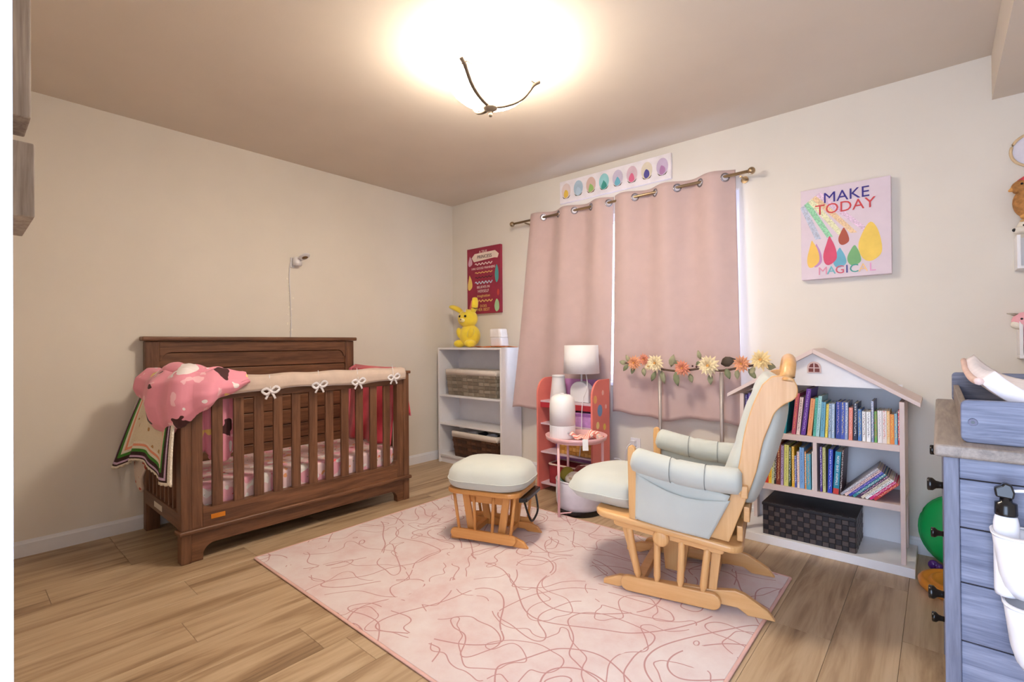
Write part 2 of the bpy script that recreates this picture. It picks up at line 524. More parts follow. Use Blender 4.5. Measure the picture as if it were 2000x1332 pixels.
# ------------------------------------------------------------------ rug
def rug_mat():
    mt, nt, b = base('rug_pile')
    L = nt.links
    vec = coords(nt)
    n0 = N(nt, 'ShaderNodeTexNoise', i_Scale=3.2, i_Detail=7.0, i_Roughness=0.7)
    L.new(vec, n0.inputs['Vector'])
    basec = ramp(nt, n0.outputs['Fac'], [(0.30, lin((212, 180, 178))), (0.5, lin((219, 202, 200))), (0.70, lin((226, 216, 214)))])
    fac = None
    def mth(op, p, q=None):
        n = N(nt, 'ShaderNodeMath', operation=op)
        for i, k in enumerate((p, q)):
            if k is None: continue
            if isinstance(k, (int, float)): n.inputs[i].default_value = k
            else: L.new(k, n.inputs[i])
        return n.outputs[0]
    EPS = 0.002
    for sc, dist, ofs, k, w_ in ((1.5, 0.55, 0.0, 9.0, 0.0030), (2.7, 0.6, 5.0, 6.0, 0.0026), (5.0, 0.4, 9.0, 3.2, 0.0022)):
        vals = []
        for dx, dy in ((0, 0), (EPS, 0), (0, EPS)):
            mp = N(nt, 'ShaderNodeMapping'); mp.inputs['Location'].default_value = (ofs+dx, ofs*0.7+dy, 0)
            L.new(vec, mp.inputs['Vector'])
            n1 = N(nt, 'ShaderNodeTexNoise', i_Scale=sc, i_Detail=0.6, i_Distortion=dist)
            L.new(mp.outputs[0], n1.inputs['Vector'])
            vals.append(mth('MULTIPLY', n1.outputs['Fac'], k))
        gx = mth('DIVIDE', mth('SUBTRACT', vals[1], vals[0]), EPS); gy = mth('DIVIDE', mth('SUBTRACT', vals[2], vals[0]), EPS)
        gr = mth('SQRT', mth('ADD', mth('MULTIPLY', gx, gx), mth('MULTIPLY', gy, gy)))
        dd = mth('DIVIDE', mth('ABSOLUTE', mth('SUBTRACT', mth('FRACT', vals[0]), 0.5)), mth('MAXIMUM', gr, 0.3))
        lt = mth('LESS_THAN', dd, w_)
        fac = lt if fac is None else mth('MAXIMUM', fac, lt)
    br = N(nt, 'ShaderNodeTexNoise', i_Scale=5.0, i_Detail=2.0); L.new(vec, br.inputs['Vector'])
    gt = N(nt, 'ShaderNodeMath', operation='GREATER_THAN'); L.new(br.outputs['Fac'], gt.inputs[0]); gt.inputs[1].default_value = 0.42
    fm = N(nt, 'ShaderNodeMath', operation='MULTIPLY'); L.new(fac, fm.inputs[0]); L.new(gt.outputs[0], fm.inputs[1])
    fm2 = N(nt, 'ShaderNodeMath', operation='MULTIPLY'); L.new(fm.outputs[0], fm2.inputs[0]); fm2.inputs[1].default_value = 0.8
    mx = N(nt, 'ShaderNodeMix', data_type='RGBA')
    L.new(fm2.outputs[0], mx.inputs[0]); L.new(basec, mx.inputs[6]); mx.inputs[7].default_value = lin((178, 118, 116))
    L.new(mx.outputs[2], b.inputs['Base Color'])
    b.inputs['Roughness'].default_value = 0.95; b.inputs['Sheen Weight'].default_value = 0.2
    n3 = N(nt, 'ShaderNodeTexNoise', i_Scale=300.0); L.new(vec, n3.inputs['Vector'])
    bp = N(nt, 'ShaderNodeBump', i_Strength=0.2, i_Distance=0.003); L.new(n3.outputs['Fac'], bp.inputs['Height']); L.new(bp.outputs['Normal'], b.inputs['Normal'])
    return mt
RX0, RX1, RY0, RY1 = 0.955, 3.085, -2.238, -0.715
t = thing('area_rug', 'pale pink area rug with fine rose line drawing pattern', 'rug', ((RX0+RX1)/2, (RY0+RY1)/2, 0))
B().box(RX0+0.012, RX1-0.012, RY0+0.012, RY1-0.012, 0.0005, 0.008).build('pile', rug_mat(), t, bev=0.002)
pts = [(a, b_, 0.0045) for a, b_ in rrect(RX0+0.006, RX1-0.006, RY0+0.006, RY1-0.006, 0.012, 3)]
B().tube(pts, 0.0072, 8, closed=True, flat=0.55).build('bound_edge', mat('rug_binding', (222, 180, 172), 0.9), t, smooth=True)

# ------------------------------------------------------------------ floating wall blocks by the door
m_wx = wood('weathered_wood', (140, 128, 120), (180, 168, 158), 'z', 0.7, 1.2, c3=(108, 96, 88))
for nm, lab, xa, xb, z0, z1, yp in (('wood_wall_block', 'upper weathered wooden block fixed to wall by the door casing', 2.04, 2.18, 1.563, 1.93, -3.139),
                                     ('wood_wall_block', 'lower weathered wooden block fixed to wall by the door casing', 1.92, 2.18, 1.357, 1.512, -3.134)):
    o = B().box(xa, xb, YN, yp, z0, z1).build(nm, m_wx, bev=0.003, origin=((xa+xb)/2, YN, z0))
    tag(o, lab, 'wall block')

# ------------------------------------------------------------------ crib
m_crib = wood('espresso_wood_y', (92, 58, 38), (132, 90, 62), 'y', 0.42, 1.0, c3=(70, 42, 27))
m_cribz = wood('espresso_wood_z', (92, 58, 38), (128, 88, 62), 'z', 0.42, 1.0, c3=(70, 42, 27))
m_cribx = wood('espresso_wood_x', (92, 58, 38), (128, 88, 62), 'x', 0.42, 1.0, c3=(70, 42, 27))
CY0, CY1 = -2.503, -1.120
FX = 0.773
crib = thing('baby_crib', 'dark brown wooden baby crib with slatted front and panelled headboard', 'crib', (0.40, -1.81, 0))
# headboard
hb = B().box(0.03, 0.052, -2.44, -1.19, 0.17, 1.06).build('headboard_backing', m_dark, crib)
z = 0.205
while z < 1.04:
    B().box(0.046, 0.064, -2.44, -1.19, z, min(z+0.1015, 1.055)).build('headboard_plank', m_crib, crib, bev=0.005)
    z += 0.106
for a, c in ((-2.495, -2.424), (-1.206, -1.133)):
    B().box(0.022, 0.078, a, c, 0.0, 1.118).build('headboard_post', m_cribz, crib, bev=0.004)
def hb_top():
    y0, y1 = -2.424, -1.206; r = 0.05
    poly = [(y0, 1.118), (y1, 1.118), (y1, 1.0)]
    for k in range(7):
        a = radians(90*k/6)
        poly.append((y1-0.012-r+r*cos(a), 1.0+r*sin(a)+0.0))
    for k in range(7):
        a = radians(90+90*k/6)
        poly.append((y0+0.012+r+r*cos(a), 1.0+r*sin(a)))
    poly.append((y0, 1.0))
    B().prism(poly, lambda a, b_: V((0.030, a, b_)), lambda a, b_: V((0.075, a, b_))).build('headboard_top_rail', m_crib, crib, bev=0.002)
hb_top()
B().box(0.015, 0.10, -2.513, -1.116, 1.120, 1.146).build('headboard_cap', m_crib, crib, bev=0.007, seg=3)
B().box(0.03, 0.07, -2.424, -1.206, 0.12, 0.20).build('rear_rail', m_crib, crib, bev=0.003)
# front
for a, c in ((CY0, -2.456), (-1.167, CY1)):
    B().box(0.715, FX, a, c, 0.0, 0.882).build('front_post', m_cribz, crib, bev=0.004)
for a, c, sgn in ((-2.456, -2.405, 1), (-1.218, -1.167, -1)):
    B().box(0.722, 0.768, a, c, 0.165, 0.882).build('front_stile', m_cribz, crib, bev=0.003)
B().box(0.722, 0.768, -2.405, -1.218, 0.808, 0.882).build('top_rail', m_crib, crib, bev=0.004)
B().box(0.708, 0.782, CY0-0.008, CY1+0.012, 0.882, 0.902).build('top_cap', m_crib, crib, bev=0.006, seg=3)
def low_rail():
    y0, y1 = -2.405, -1.218; r = 0.035
    poly = [(y0, 0.165), (y1, 0.165), (y1, 0.258+r)]
    for k in range(7):
        a = radians(0-90*k/6)
        poly.append((y1-r+r*cos(a), 0.258+r+r*sin(a)))
    for k in range(7):
        a = radians(270-90*k/6)
        poly.append((y0+r+r*cos(a), 0.258+r+r*sin(a)))
    B().prism(poly, lambda a, b_: V((0.722, a, b_)), lambda a, b_: V((0.768, a, b_))).build('bottom_rail', m_crib, crib, bev=0.002)
low_rail()
B().box(0.705, 0.790, CY0-0.012, CY1+0.012, 0.145, 0.168).build('base_moulding', m_crib, crib, bev=0.008, seg=3)
def apron():
    y0, y1 = -2.456, -1.167; f = 0.052; r = 0.055
    poly = [(y0, 0.146), (y0, 0.0), (y0+f, 0.0), (y0+f, 0.022)]
    for k in range(7):
        a = radians(180-90*k/6)
        poly.append((y0+f+r+r*cos(a), 0.022+r*sin(a)))
    for k in range(7):
        a = radians(90-90*k/6)
        poly.append((y1-f-r+r*cos(a), 0.022+r*sin(a)))
    poly += [(y1-f, 0.022), (y1-f, 0.0), (y1, 0.0), (y1, 0.146)]
    B().prism(poly, lambda a, b_: V((0.726, a, b_)), lambda a, b_: V((0.766, a, b_))).build('apron', m_crib, crib, bev=0.002)
apron()
sl0 = None
for k in range(11):
    yc = -2.3325+k*(2.3325-1.2915)/10
    B().box(0.738, 0.756, yc-0.026, yc+0.026, 0.25, 0.815).build('front_slat', m_cribz, crib, bev=0.004)
# sides
for side, y0, y1 in (('l', -2.497, -2.468), ('r', -1.155, -1.126)):
    B().box(0.075, 0.718, y0, y1, 0.165, 0.245).build('side_bottom_rail', m_cribx, crib, bev=0.003)
    B().box(0.075, 0.718, y0-0.004, y1+0.004, 0.83, 0.895).build('side_top_rail', m_cribx, crib, bev=0.005)
    for k in range(8):
        xc = 0.135+k*0.0755
        B().box(xc-0.011, xc+0.011, y0+0.006, y1-0.006, 0.24, 0.835).build('side_slat', m_cribz, crib, bev=0.003)
B().box(0.08, 0.72, -2.46, -1.16, 0.20, 0.215).build('mattress_support', m_dark, crib)
o = B().box(0.766, 0.7705, -2.369, -2.302, 0.197, 0.221).build('maker_plate', mat('brass_plate', (214, 132, 38), 0.35, 0.5), crib, bev=0.001)
o['label'] = 'small orange brass plate on lower rail'
B().box(0.27, 0.42, -2.4985, -2.4965, 0.19, 0.22).build('warning_sticker', mat('sticker_white', (225, 215, 200), 0.6), crib)
# mattress
m_sheet = print_mat('printed_sheet', (248, 216, 216), [((240, 172, 188), 9, 0.56), ((250, 244, 238), 13, 0.60), ((224, 92, 96), 26, 0.70), ((118, 150, 84), 31, 0.73), ((240, 170, 120), 19, 0.68)])
mt_ = thing('crib_mattress', 'crib mattress in a pink printed fitted sheet', 'mattress', (0.40, -1.81, 0.215))
poly = rrect(0.088, 0.708, -2.455, -1.165, 0.06, 5)
def mtz(a, b_, z):
    return V((a, b_, z))
B().prism(poly, lambda a, b_: mtz(a, b_, 0.2165), lambda a, b_: mtz(a, b_, 0.362)).build('fitted_sheet', m_sheet, mt_, smooth=False, bev=0.018, seg=4)
B().tube([(a, b_, 0.236) for a, b_ in rrect(0.086, 0.710, -2.457, -1.163, 0.06, 5)], 0.004, 6, closed=True).build('elastic_hem', mat('elastic_white', (240, 232, 236), 0.8), mt_, smooth=True)

# rail cover with ribbon bows
m_cover = mat('rail_cover_cloth', (202, 182, 168), 0.9, bump=0.15, sheen=0.2)
rc = thing('crib_rail_cover', 'padded beige cover tied along crib front rail with white bows', 'rail cover', (0.745, -1.72, 0.90))
def cov(s, q):
    y = lerp(-2.30, -1.165, s)
    hang = 0.832+0.016*abs(sin(pi*(y+2.33)/0.27))+0.006*sin(9*y)
    pr = [(0.705, 0.845), (0.700, 0.885), (0.705, 0.912), (0.745, 0.924), (0.785, 0.914), (0.797, 0.888), (0.796, hang)]
    f = q*(len(pr)-1); i = min(int(f), len(pr)-2); t_ = f-i
    x, z_ = lerp(pr[i][0], pr[i+1][0], t_), lerp(pr[i][1], pr[i+1][1], t_)
    return (x+0.002*sin(31*y+q*9), y, z_+0.003*sin(23*y+5*q))
B().grid(cov, 90, 18).build('padding', m_cover, rc, smooth=True, solid=0.008)
B().tube([cov(i/120, 1.0) for i in range(121)], 0.0032, 6).build('white_piping', mat('piping_white', (232, 226, 228), 0.7), rc, smooth=True)
m_rib = mat('white_ribbon', (232, 228, 232), 0.45, sheen=0.3)
for yb, zb in ((-2.085, 0.833), (-1.80, 0.845), (-1.54, 0.848), (-1.272, 0.862)):
    c = V((0.806, yb, zb))
    bw = B()
    for sg, ln, dz in ((1, 0.048, 0.012), (-1, 0.045, 0.004)):
        lp = [c, c+V((0.010, sg*ln*0.5, dz+0.014)), c+V((0.004, sg*ln, dz)), c+V((0.008, sg*ln*0.55, dz-0.018)), c+V((0.003, 0, -0.002))]
        bw.tube(catmull(lp, 5), 0.007, 6, flat=0.25, upv=(1, 0, 0))
    o = bw.build('ribbon_bow', m_rib, rc, smooth=True)
    B().ball(c+V((0.004, 0, 0)), (0.007, 0.008, 0.008), 10, 6).build('knot', m_rib, o, smooth=True)
    tl = B()
    for sg in (1, -1):
        tl.tube(catmull([c, c+V((0.004, sg*0.014, -0.018)), c+V((0.002, sg*0.026, -0.042))], 5), 0.0065, 6, flat=0.2, upv=(1, 0, 0))
    tl.build('ribbon_tail', m_rib, o, smooth=True)
    B().tube([c+V((0, 0, 0)), c+V((-0.007, 0.003, 0.03)), c+V((-0.02, 0.003, 0.09))], 0.002, 5).build('tie', m_rib, o)

# ------------------------------------------------------------------ blankets on the crib
def crochet_mat():
    mt, nt, b = base('crochet_yarn')
    L = nt.links
    uv = N(nt, 'ShaderNodeUVMap')
    sp = N(nt, 'ShaderNodeSeparateXYZ'); L.new(uv.outputs[0], sp.inputs[0])
    def m2(op, a, b_, c=None):
        n = N(nt, 'ShaderNodeMath', operation=op)
        for i, q in enumerate((a, b_)):
            if isinstance(q, (int, float)): n.inputs[i].default_value = q
            else: L.new(q, n.inputs[i])
        return n.outputs[0]
    u, v = sp.outputs[0], sp.outputs[1]
    du = m2('MULTIPLY', m2('MINIMUM', u, m2('SUBTRACT', 1.0, u)), 0.62)
    dv = m2('MULTIPLY', m2('SUBTRACT', 1.0, v), 0.62)
    d = m2('MINIMUM', du, dv)
    cr = [(0.0, (236, 226, 210)), (0.014, (60, 34, 34)), (0.022, (206, 176, 206)), (0.032, (58, 32, 34)), (0.050, (70, 140, 52)), (0.066, (238, 232, 214)), (0.080, (240, 160, 128)), (0.092, (244, 232, 212)), (0.104, (236, 222, 196))]
    col = ramp(nt, m2('MULTIPLY', d, 4.0), [(p*4.0, lin(c)) for p, c in cr], 'CONSTANT')
    vec = coords(nt)
    no = N(nt, 'ShaderNodeTexNoise', i_Scale=22.0, i_Detail=1.0); L.new(vec, no.inputs['Vector'])
    gt = m2('GREATER_THAN', no.outputs['Fac'], 0.66)
    inner = m2('GREATER_THAN', d, 0.106)
    f = m2('MULTIPLY', gt, inner)
    mx = N(nt, 'ShaderNodeMix', data_type='RGBA'); L.new(f, mx.inputs[0]); L.new(col, mx.inputs[6]); mx.inputs[7].default_value = lin((196, 150, 96))
    L.new(mx.outputs[2], b.inputs['Base Color'])
    b.inputs['Roughness'].default_value = 0.95
    vo = N(nt, 'ShaderNodeTexVoronoi', i_Scale=120.0); L.new(vec, vo.inputs['Vector'])
    bp = N(nt, 'ShaderNodeBump', i_Strength=0.6, i_Distance=0.006); L.new(vo.outputs['Distance'], bp.inputs['Height']); L.new(bp.outputs['Normal'], b.inputs['Normal'])
    return mt
def crochet(s, q):
    # s rear -> front, q inside top -> outside hem
    top = V((lerp(0.12, 0.72, s), -2.482, 0.912))
    ins = V((lerp(0.14, 0.70, s), -2.435, 0.80))
    bx = lerp(0.02, 0.835, s)
    bz = lerp(0.392, 0.415, s)+0.075*sin(pi*min(1, max(0, (s-0.10)/0.72)))*(1 if s < 0.82 else 0.8)
    by = lerp(-2.63, -2.555, s)-0.012*sin(7*pi*s)
    if s > 0.80:
        by -= 0.012*(s-0.80)/0.2
    bot = V((bx, by, bz))
    if q < 0.15:
        p = ins.lerp(top, q/0.15)
    else:
        k = (q-0.15)/0.85
        mid = V((top.x, -2.535, 0.84)).lerp(V((bx, by+0.01, bz)), 0.25)
        p = top*(1-k)**2+mid*2*k*(1-k)+bot*k*k
        p.y -= 0.010*sin(5*pi*s+1)*k
    if q > 0.985:
        p.z += 0.008*abs(sin(26*pi*s))
    return p
o = B().grid(crochet, 110, 60).build('crochet_blanket', crochet_mat(), smooth=True, solid=0.010, origin=(0.4, -2.50, 0.4))
tag(o, 'cream crochet blanket with striped green and brown border hanging over crib end', 'blanket')
m_flor = print_mat('floral_cloth', (232, 214, 200), [((196, 84, 70), 24, 0.66), ((150, 130, 160), 30, 0.70), ((226, 168, 120), 36, 0.70)])
def floralf(s, q):
    x = lerp(0.10, 0.28, s)
    z0 = 0.60; z1 = 0.26+0.10*abs(s-0.45)**1.3*3
    return (x, -2.512-0.045*sin(pi*q)*sin(pi*s)-0.008*sin(9*s)-0.03*q*q, lerp(z0, z1, q))
o = B().grid(floralf, 20, 24).build('floral_cloth', m_flor, smooth=True, solid=0.012, origin=(0.19, -2.52, 0.3))
tag(o, 'small red flowered cloth hanging below the crochet blanket', 'cloth')
# pink printed throw, bundled over the corner
m_pink = print_mat('pink_fleece', (243, 158, 178), [((250, 196, 206), 16, 0.64), ((250, 240, 240), 8, 0.62), ((74, 34, 36), 8, 0.665), ((250, 216, 130), 8, 0.68)])
pk = thing('pink_throw_blanket', 'pink fleece throw with scattered print bundled over crib corner', 'blanket', (0.66, -2.45, 0.90))
RAILP = catmull([(0.27, -2.485, 0), (0.45, -2.487, 0), (0.62, -2.487, 0), (0.715, -2.475, 0), (0.750, -2.42, 0), (0.752, -2.33, 0), (0.752, -2.20, 0)], 8)
def railpt(s):
    f = s*(len(RAILP)-1); i = min(int(f), len(RAILP)-2)
    p = RAILP[i].lerp(RAILP[i+1], f-i)
    d = (RAILP[min(i+2, len(RAILP)-1)]-RAILP[max(i-1, 0)]).normalized()
    return p, V((d.y, -d.x, 0))
HEM = [(0.0, 0.80), (0.10, 0.735), (0.25, 0.68), (0.42, 0.655), (0.55, 0.69), (0.68, 0.765), (0.80, 0.815), (0.92, 0.855), (1.0, 0.895)]
def hem(s):
    for (a0, z0), (a1, z1) in zip(HEM[:-1], HEM[1:]):
        if s <= a1: return lerp(z0, z1, (s-a0)/(a1-a0))
    return HEM[-1][1]
def throw(s, q):
    p, n_ = railpt(s)
    puff = 0.010+0.016*sin(pi*s)
    wv = 0.014*sin(5.2*pi*s+1.2+2.2*q)+0.008*sin(11*pi*s+3*q)
    hz = hem(s)
    prof = [(-0.050, 0.860), (-0.048, 0.915), (-0.018, 0.945+puff*0.6), (0.030, 0.944+puff*0.6), (0.064+puff, 0.905), (0.074+puff*1.3, lerp(0.905, hz, 0.45)), (0.066+puff, lerp(0.905, hz, 0.8)), (0.058, hz), (0.040, hz+0.004)]
    f = q*(len(prof)-1); i = min(int(f), len(prof)-2); k = f-i; k = k*k*(3-2*k)*0.5+k*0.5
    o_, z_ = lerp(prof[i][0], prof[i+1][0], k), lerp(prof[i][1], prof[i+1][1], k)
    out = max(0.0, min(1.0, (q-0.2)*3))
    o_ += wv*out
    z_ += 0.012*sin(7*pi*s+2)*(1-abs(2*q-0.7)) if q < 0.6 else 0.004*sin(13*pi*s)
    return p+n_*o_+V((0, 0, z_))
B().grid(throw, 110, 50).build('draped_cloth', m_pink, pk, smooth=True, solid=0.014)
tx = bpy.data.textures.new('folds', 'CLOUDS'); tx.noise_scale = 0.085; tx.noise_depth = 1
bl = B()
for c, r, rz in (((0.60, -2.475, 0.955), (0.125, 0.055, 0.042), 0.1), ((0.70, -2.43, 0.955), (0.085, 0.075, 0.042), 0), ((0.735, -2.36, 0.945), (0.045, 0.10, 0.034), 0.1)):
    bl.ball(c, r, 18, 12, Matrix.Rotation(rz, 3, 'Z'))
o = bl.build('rolled_fold', m_pink, pk, smooth=True, rec=False)
md = o.modifiers.new('remesh', 'REMESH'); md.mode = 'VOXEL'; md.voxel_size = 0.008; md.use_smooth_shade = True
md = o.modifiers.new('smooth', 'SMOOTH'); md.iterations = 6; md.factor = 0.5
md = o.modifiers.new('folds', 'DISPLACE'); md.texture = tx; md.strength = 0.035; md.mid_level = 0.5; md.texture_coords = 'LOCAL'
def inner(s, q):
    y = lerp(-2.415, -2.235, s)
    return (0.700+0.010*sin(6*pi*s+1)-0.012*q, y+0.012*q*sin(3*pi*s), lerp(0.90, 0.50+0.035*sin(2*pi*s+0.6), q))
B().grid(inner, 40, 30).build('inner_fold', m_pink, pk, smooth=True, solid=0.018)
# red satin blanket over the far end
mt, nt, b = base('red_satin')
n0 = N(nt, 'ShaderNodeTexNoise', i_Scale=9.0); nt.links.new(coords(nt), n0.inputs['Vector'])
nt.links.new(ramp(nt, n0.outputs['Fac'], [(0.3, lin((190, 40, 62))), (0.7, lin((228, 74, 96)))]), b.inputs['Base Color'])
b.inputs['Roughness'].default_value = 0.45; b.inputs['Sheen Weight'].default_value = 0.4
MATS['red_satin'] = mt
rb = thing('red_blanket', 'crimson satin edged blanket draped over far crib side', 'blanket', (0.40, -1.16, 0.40))
def redf(s, q):
    x = lerp(0.10-0.0*q, 0.70, s)
    path = [(-1.215, 0.375), (-1.19, 0.60), (-1.178, 0.90), (-1.14, 0.922), (-1.108, 0.90), (-1.098, 0.75), (-1.085, 0.60)]
    f = q*(len(path)-1); i = min(int(f), len(path)-2); k = f-i
    y, z_ = lerp(path[i][0], path[i+1][0], k), lerp(path[i][1], path[i+1][1], k)
    k2 = max(0, 1-q*2.2)
    return (x-0.05*k2*(1-s)+0.045*max(0, q-0.6)*2.5*s, y+0.014*sin(5*pi*s+1)*(k2+0.25), z_+0.012*sin(3*s+2)*(1 if q > 0.5 else 0.2))
o = B().grid(redf, 50, 60).build('satin_cloth', mt, rb, smooth=True, solid=0.009)
def trimf(s, q):
    p = V(redf(0.012+0.02*s, q*0.5)); return (p.x-0.012+0.02*s, p.y-0.007, p.z)
B().grid(trimf, 4, 40).build('pink_edging', mat('pink_satin_edge', (238, 130, 150), 0.4), rb, smooth=True, solid=0.006)
def trim2(s, q):
    p = V(redf(q, 0.93+0.07*s)); return (p.x, p.y+0.006, p.z-0.012)
B().grid(trim2, 4, 40).build('pink_edging', MATS['pink_satin_edge'], rb, smooth=True, solid=0.005)

# ------------------------------------------------------------------ baby monitor on the wall
m_plw = mat('white_plastic', (232, 230, 234), 0.35, var=0.02)
bmn = thing('baby_monitor_camera', 'white wall mounted baby monitor camera above the crib', 'camera', (0, -1.56, 1.66))
B().lathe([(0.0, 0), (0.030, 0.0), (0.033, 0.02), (0.030, 0.055), (0.022, 0.062), (0, 0.063)], (0.034, -1.565, 1.675), 20).build('mount', m_plw, bmn, smooth=True)
B().box(0, 0.012, -1.602, -1.575, 1.66, 1.735).build('bracket', m_plw, bmn, bev=0.003)
rot = Matrix.Rotation(radians(-16), 3, 'Y')
B().ball((0.10, -1.545, 1.735), (0.062, 0.034, 0.013), 18, 8, rot).build('camera_head', m_plw, bmn, smooth=True)
B().ball((0.113, -1.545, 1.726), (0.026, 0.02, 0.006), 14, 6, rot).build('lens_ring', mat('lens_brown', (120, 88, 52), 0.25, 0.3), bmn, smooth=True)
B().tube(catmull([(0.006, -1.603, 1.70), (0.008, -1.612, 1.60), (0.006, -1.606, 1.45), (0.006, -1.60, 1.30), (0.006, -1.602, 1.15), (0.008, -1.6, 1.05)], 6), 0.0035, 6).build('cord', m_plw, bmn, smooth=True)
tp = B()
for k in range(16):
    z_ = 1.18+random.random()*0.40; yy = -1.605+random.uniform(-0.03, 0.02)
    tp.box(0.0005, 0.002, yy, yy+random.uniform(0.006, 0.014), z_, z_+random.uniform(0.006, 0.02))
o = tp.build('chipped_paint', mat('chipped_paint', (246, 240, 226), 0.7), bmn); o['kind'] = 'stuff'
# ------------------------------------------------------------------ white bookcase in the corner
bk = thing('white_bookcase', 'plain white three shelf bookcase in the room corner', 'bookcase', (0.485, -0.14, 0))
BX0, BX1, BY0, BY1, BZ = 0.088, 0.884, -0.271, -0.016, 1.055
T = 0.018
for a in (BX0, BX1-T):
    B().box(a, a+T, BY0, BY1, 0, BZ-T).build('side_panel', m_white, bk, bev=0.0012)
B().box(BX0, BX1, BY0, BY1, BZ-T, BZ).build('top_panel', m_white, bk, bev=0.0012)
for z_ in (0.075, 0.365, 0.625):
    B().box(BX0+T, BX1-T, BY0+0.004, BY1-0.008, z_-T, z_).build('shelf', m_white, bk, bev=0.001)
B().box(BX0+T, BX1-T, BY0+0.02, BY0+0.035, 0, 0.057).build('kick_board', m_white, bk)
B().box(BX0+T, BX1-T, BY1-0.007, BY1-0.002, 0.0, BZ-T).build('back_panel', m_white, bk)

def basket(name, label, x0, x1, y0, y1, z0, z1, mts, taper, rows, cols, liner, handle):
    t = thing(name, label, 'basket', ((x0+x1)/2, (y0+y1)/2, z0))
    def corner(u, v, grow=0.0):
        k = taper*(1-v)
        return (x0+k-grow, x1-k+grow, y0+k-grow, y1-k+grow)
    bd = B()
    rings = []
    for v in (0.0, 1.0):
        a, b_, c, d = corner(0, v)
        rings.append([(a, c, lerp(z0, z1, v)), (b_, c, lerp(z0, z1, v)), (b_, d, lerp(z0, z1, v)), (a, d, lerp(z0, z1, v))])
    bd.add(rings[0]+rings[1], [(3, 2, 1, 0), (0, 1, 5, 4), (1, 2, 6, 5), (2, 3, 7, 6), (3, 0, 4, 7)])
    bd.build('basket_body', mts[0], t, solid=0.004)
    def front(u, v):
        a, b_, c, d = corner(u, v); return V((lerp(a, b_, u), c-0.002, lerp(z0, z1-0.035, v))), V((0, -1, 0))
    def right(u, v):
        a, b_, c, d = corner(u, v); return V((b_+0.002, lerp(c, d, u), lerp(z0, z1-0.035, v))), V((1, 0, 0))
    woven(t, front, cols, rows, mts)
    woven(t, right, max(3, int(cols*0.4)), rows, mts)
    lf = B()
    pts = [(p[0], p[1]) for p in rrect(x0-0.004, x1+0.004, y0-0.004, y1+0.004, 0.015, 3)]
    n = len(pts)
    vs = []
    for i, (a, b_) in enumerate(pts):
        w_ = 0.006*sin(i*2.1)
        vs.append((a, b_, z1-0.042+w_))
    for a, b_ in pts: vs.append((a, b_, z1))
    cx, cy = (x0+x1)/2, (y0+y1)/2
    for a, b_ in pts: vs.append((lerp(a, cx, 0.04), lerp(b_, cy, 0.07), z1+0.004))
    for a, b_ in pts: vs.append((lerp(a, cx, 0.08), lerp(b_, cy, 0.15), z1-0.05))
    fs = []
    for r in range(3):
        for i in range(n):
            fs.append((r*n+i, r*n+(i+1) % n, (r+1)*n+(i+1) % n, (r+1)*n+i))
    lf.add(vs, fs).build('cloth_liner', liner, t, smooth=True, solid=0.004)
    if handle:
        c = V((x1+0.008, (y0+y1)/2, z1-0.02))
        B().tube(catmull([c+V((0, -0.055, -0.03)), c+V((0.006, -0.05, 0.035)), c+V((0.008, 0, 0.062)), c+V((0.006, 0.05, 0.035)), c+V((0, 0.055, -0.03))], 6), 0.009, 8, flat=0.5, upv=(1, 0, 0)).build('handle', mts[0], t, smooth=True)
    return t
g1 = [mat('grey_wicker_%d' % i, c, 0.7, bump=0.25) for i, c in enumerate(((140, 128, 112), (158, 146, 130), (124, 112, 98)))]
b1 = [mat('brown_wicker_%d' % i, c, 0.6, bump=0.25) for i, c in enumerate(((84, 54, 38), (102, 68, 48), (66, 42, 30)))]
m_liner = mat('cream_liner', (226, 216, 206), 0.9, sheen=0.2)
basket('grey_basket', 'grey woven basket with pale cloth liner on bookcase shelf', 0.190, 0.815, -0.262, -0.06, 0.627, 0.855, g1, 0.018, 6, 9, m_liner, True)
basket('brown_basket', 'dark brown woven basket with cream liner on lowest bookcase shelf', 0.265, 0.820, -0.262, -0.06, 0.077, 0.300, b1, 0.022, 6, 9, m_liner, True)
for i, (c, x, yy, r) in enumerate((((236, 232, 230), 0.42, -0.17, 0.055), ((48, 46, 54), 0.54, -0.15, 0.045), ((206, 208, 216), 0.66, -0.17, 0.052), ((60, 58, 70), 0.75, -0.13, 0.038))):
    q = B()
    for k in range(3):
        q.ball((x+0.02*k-0.02, yy+0.01*k, 0.270+0.005*k), (r*0.55, r*0.7, 0.028), 12, 8, Matrix.Rotation(k, 3, 'Z'))
    o = q.build('folded_diaper' if i != 1 else 'dark_sock_bundle', mat('basket_cloth_%d' % i, c, 0.9), smooth=True, origin=(x, yy, 0.25))
    md = o.modifiers.new('remesh', 'REMESH'); md.mode = 'VOXEL'; md.voxel_size = 0.008; md.use_smooth_shade = True
    o.name = 'cloth_roll'
    tag(o, ['white cloth roll in the brown basket nearest the side wall', 'black cloth roll between two pale rolls in brown basket', 'pale grey cloth roll in the brown basket', 'dark slate cloth roll by the handle of brown basket'][i], 'cloth')

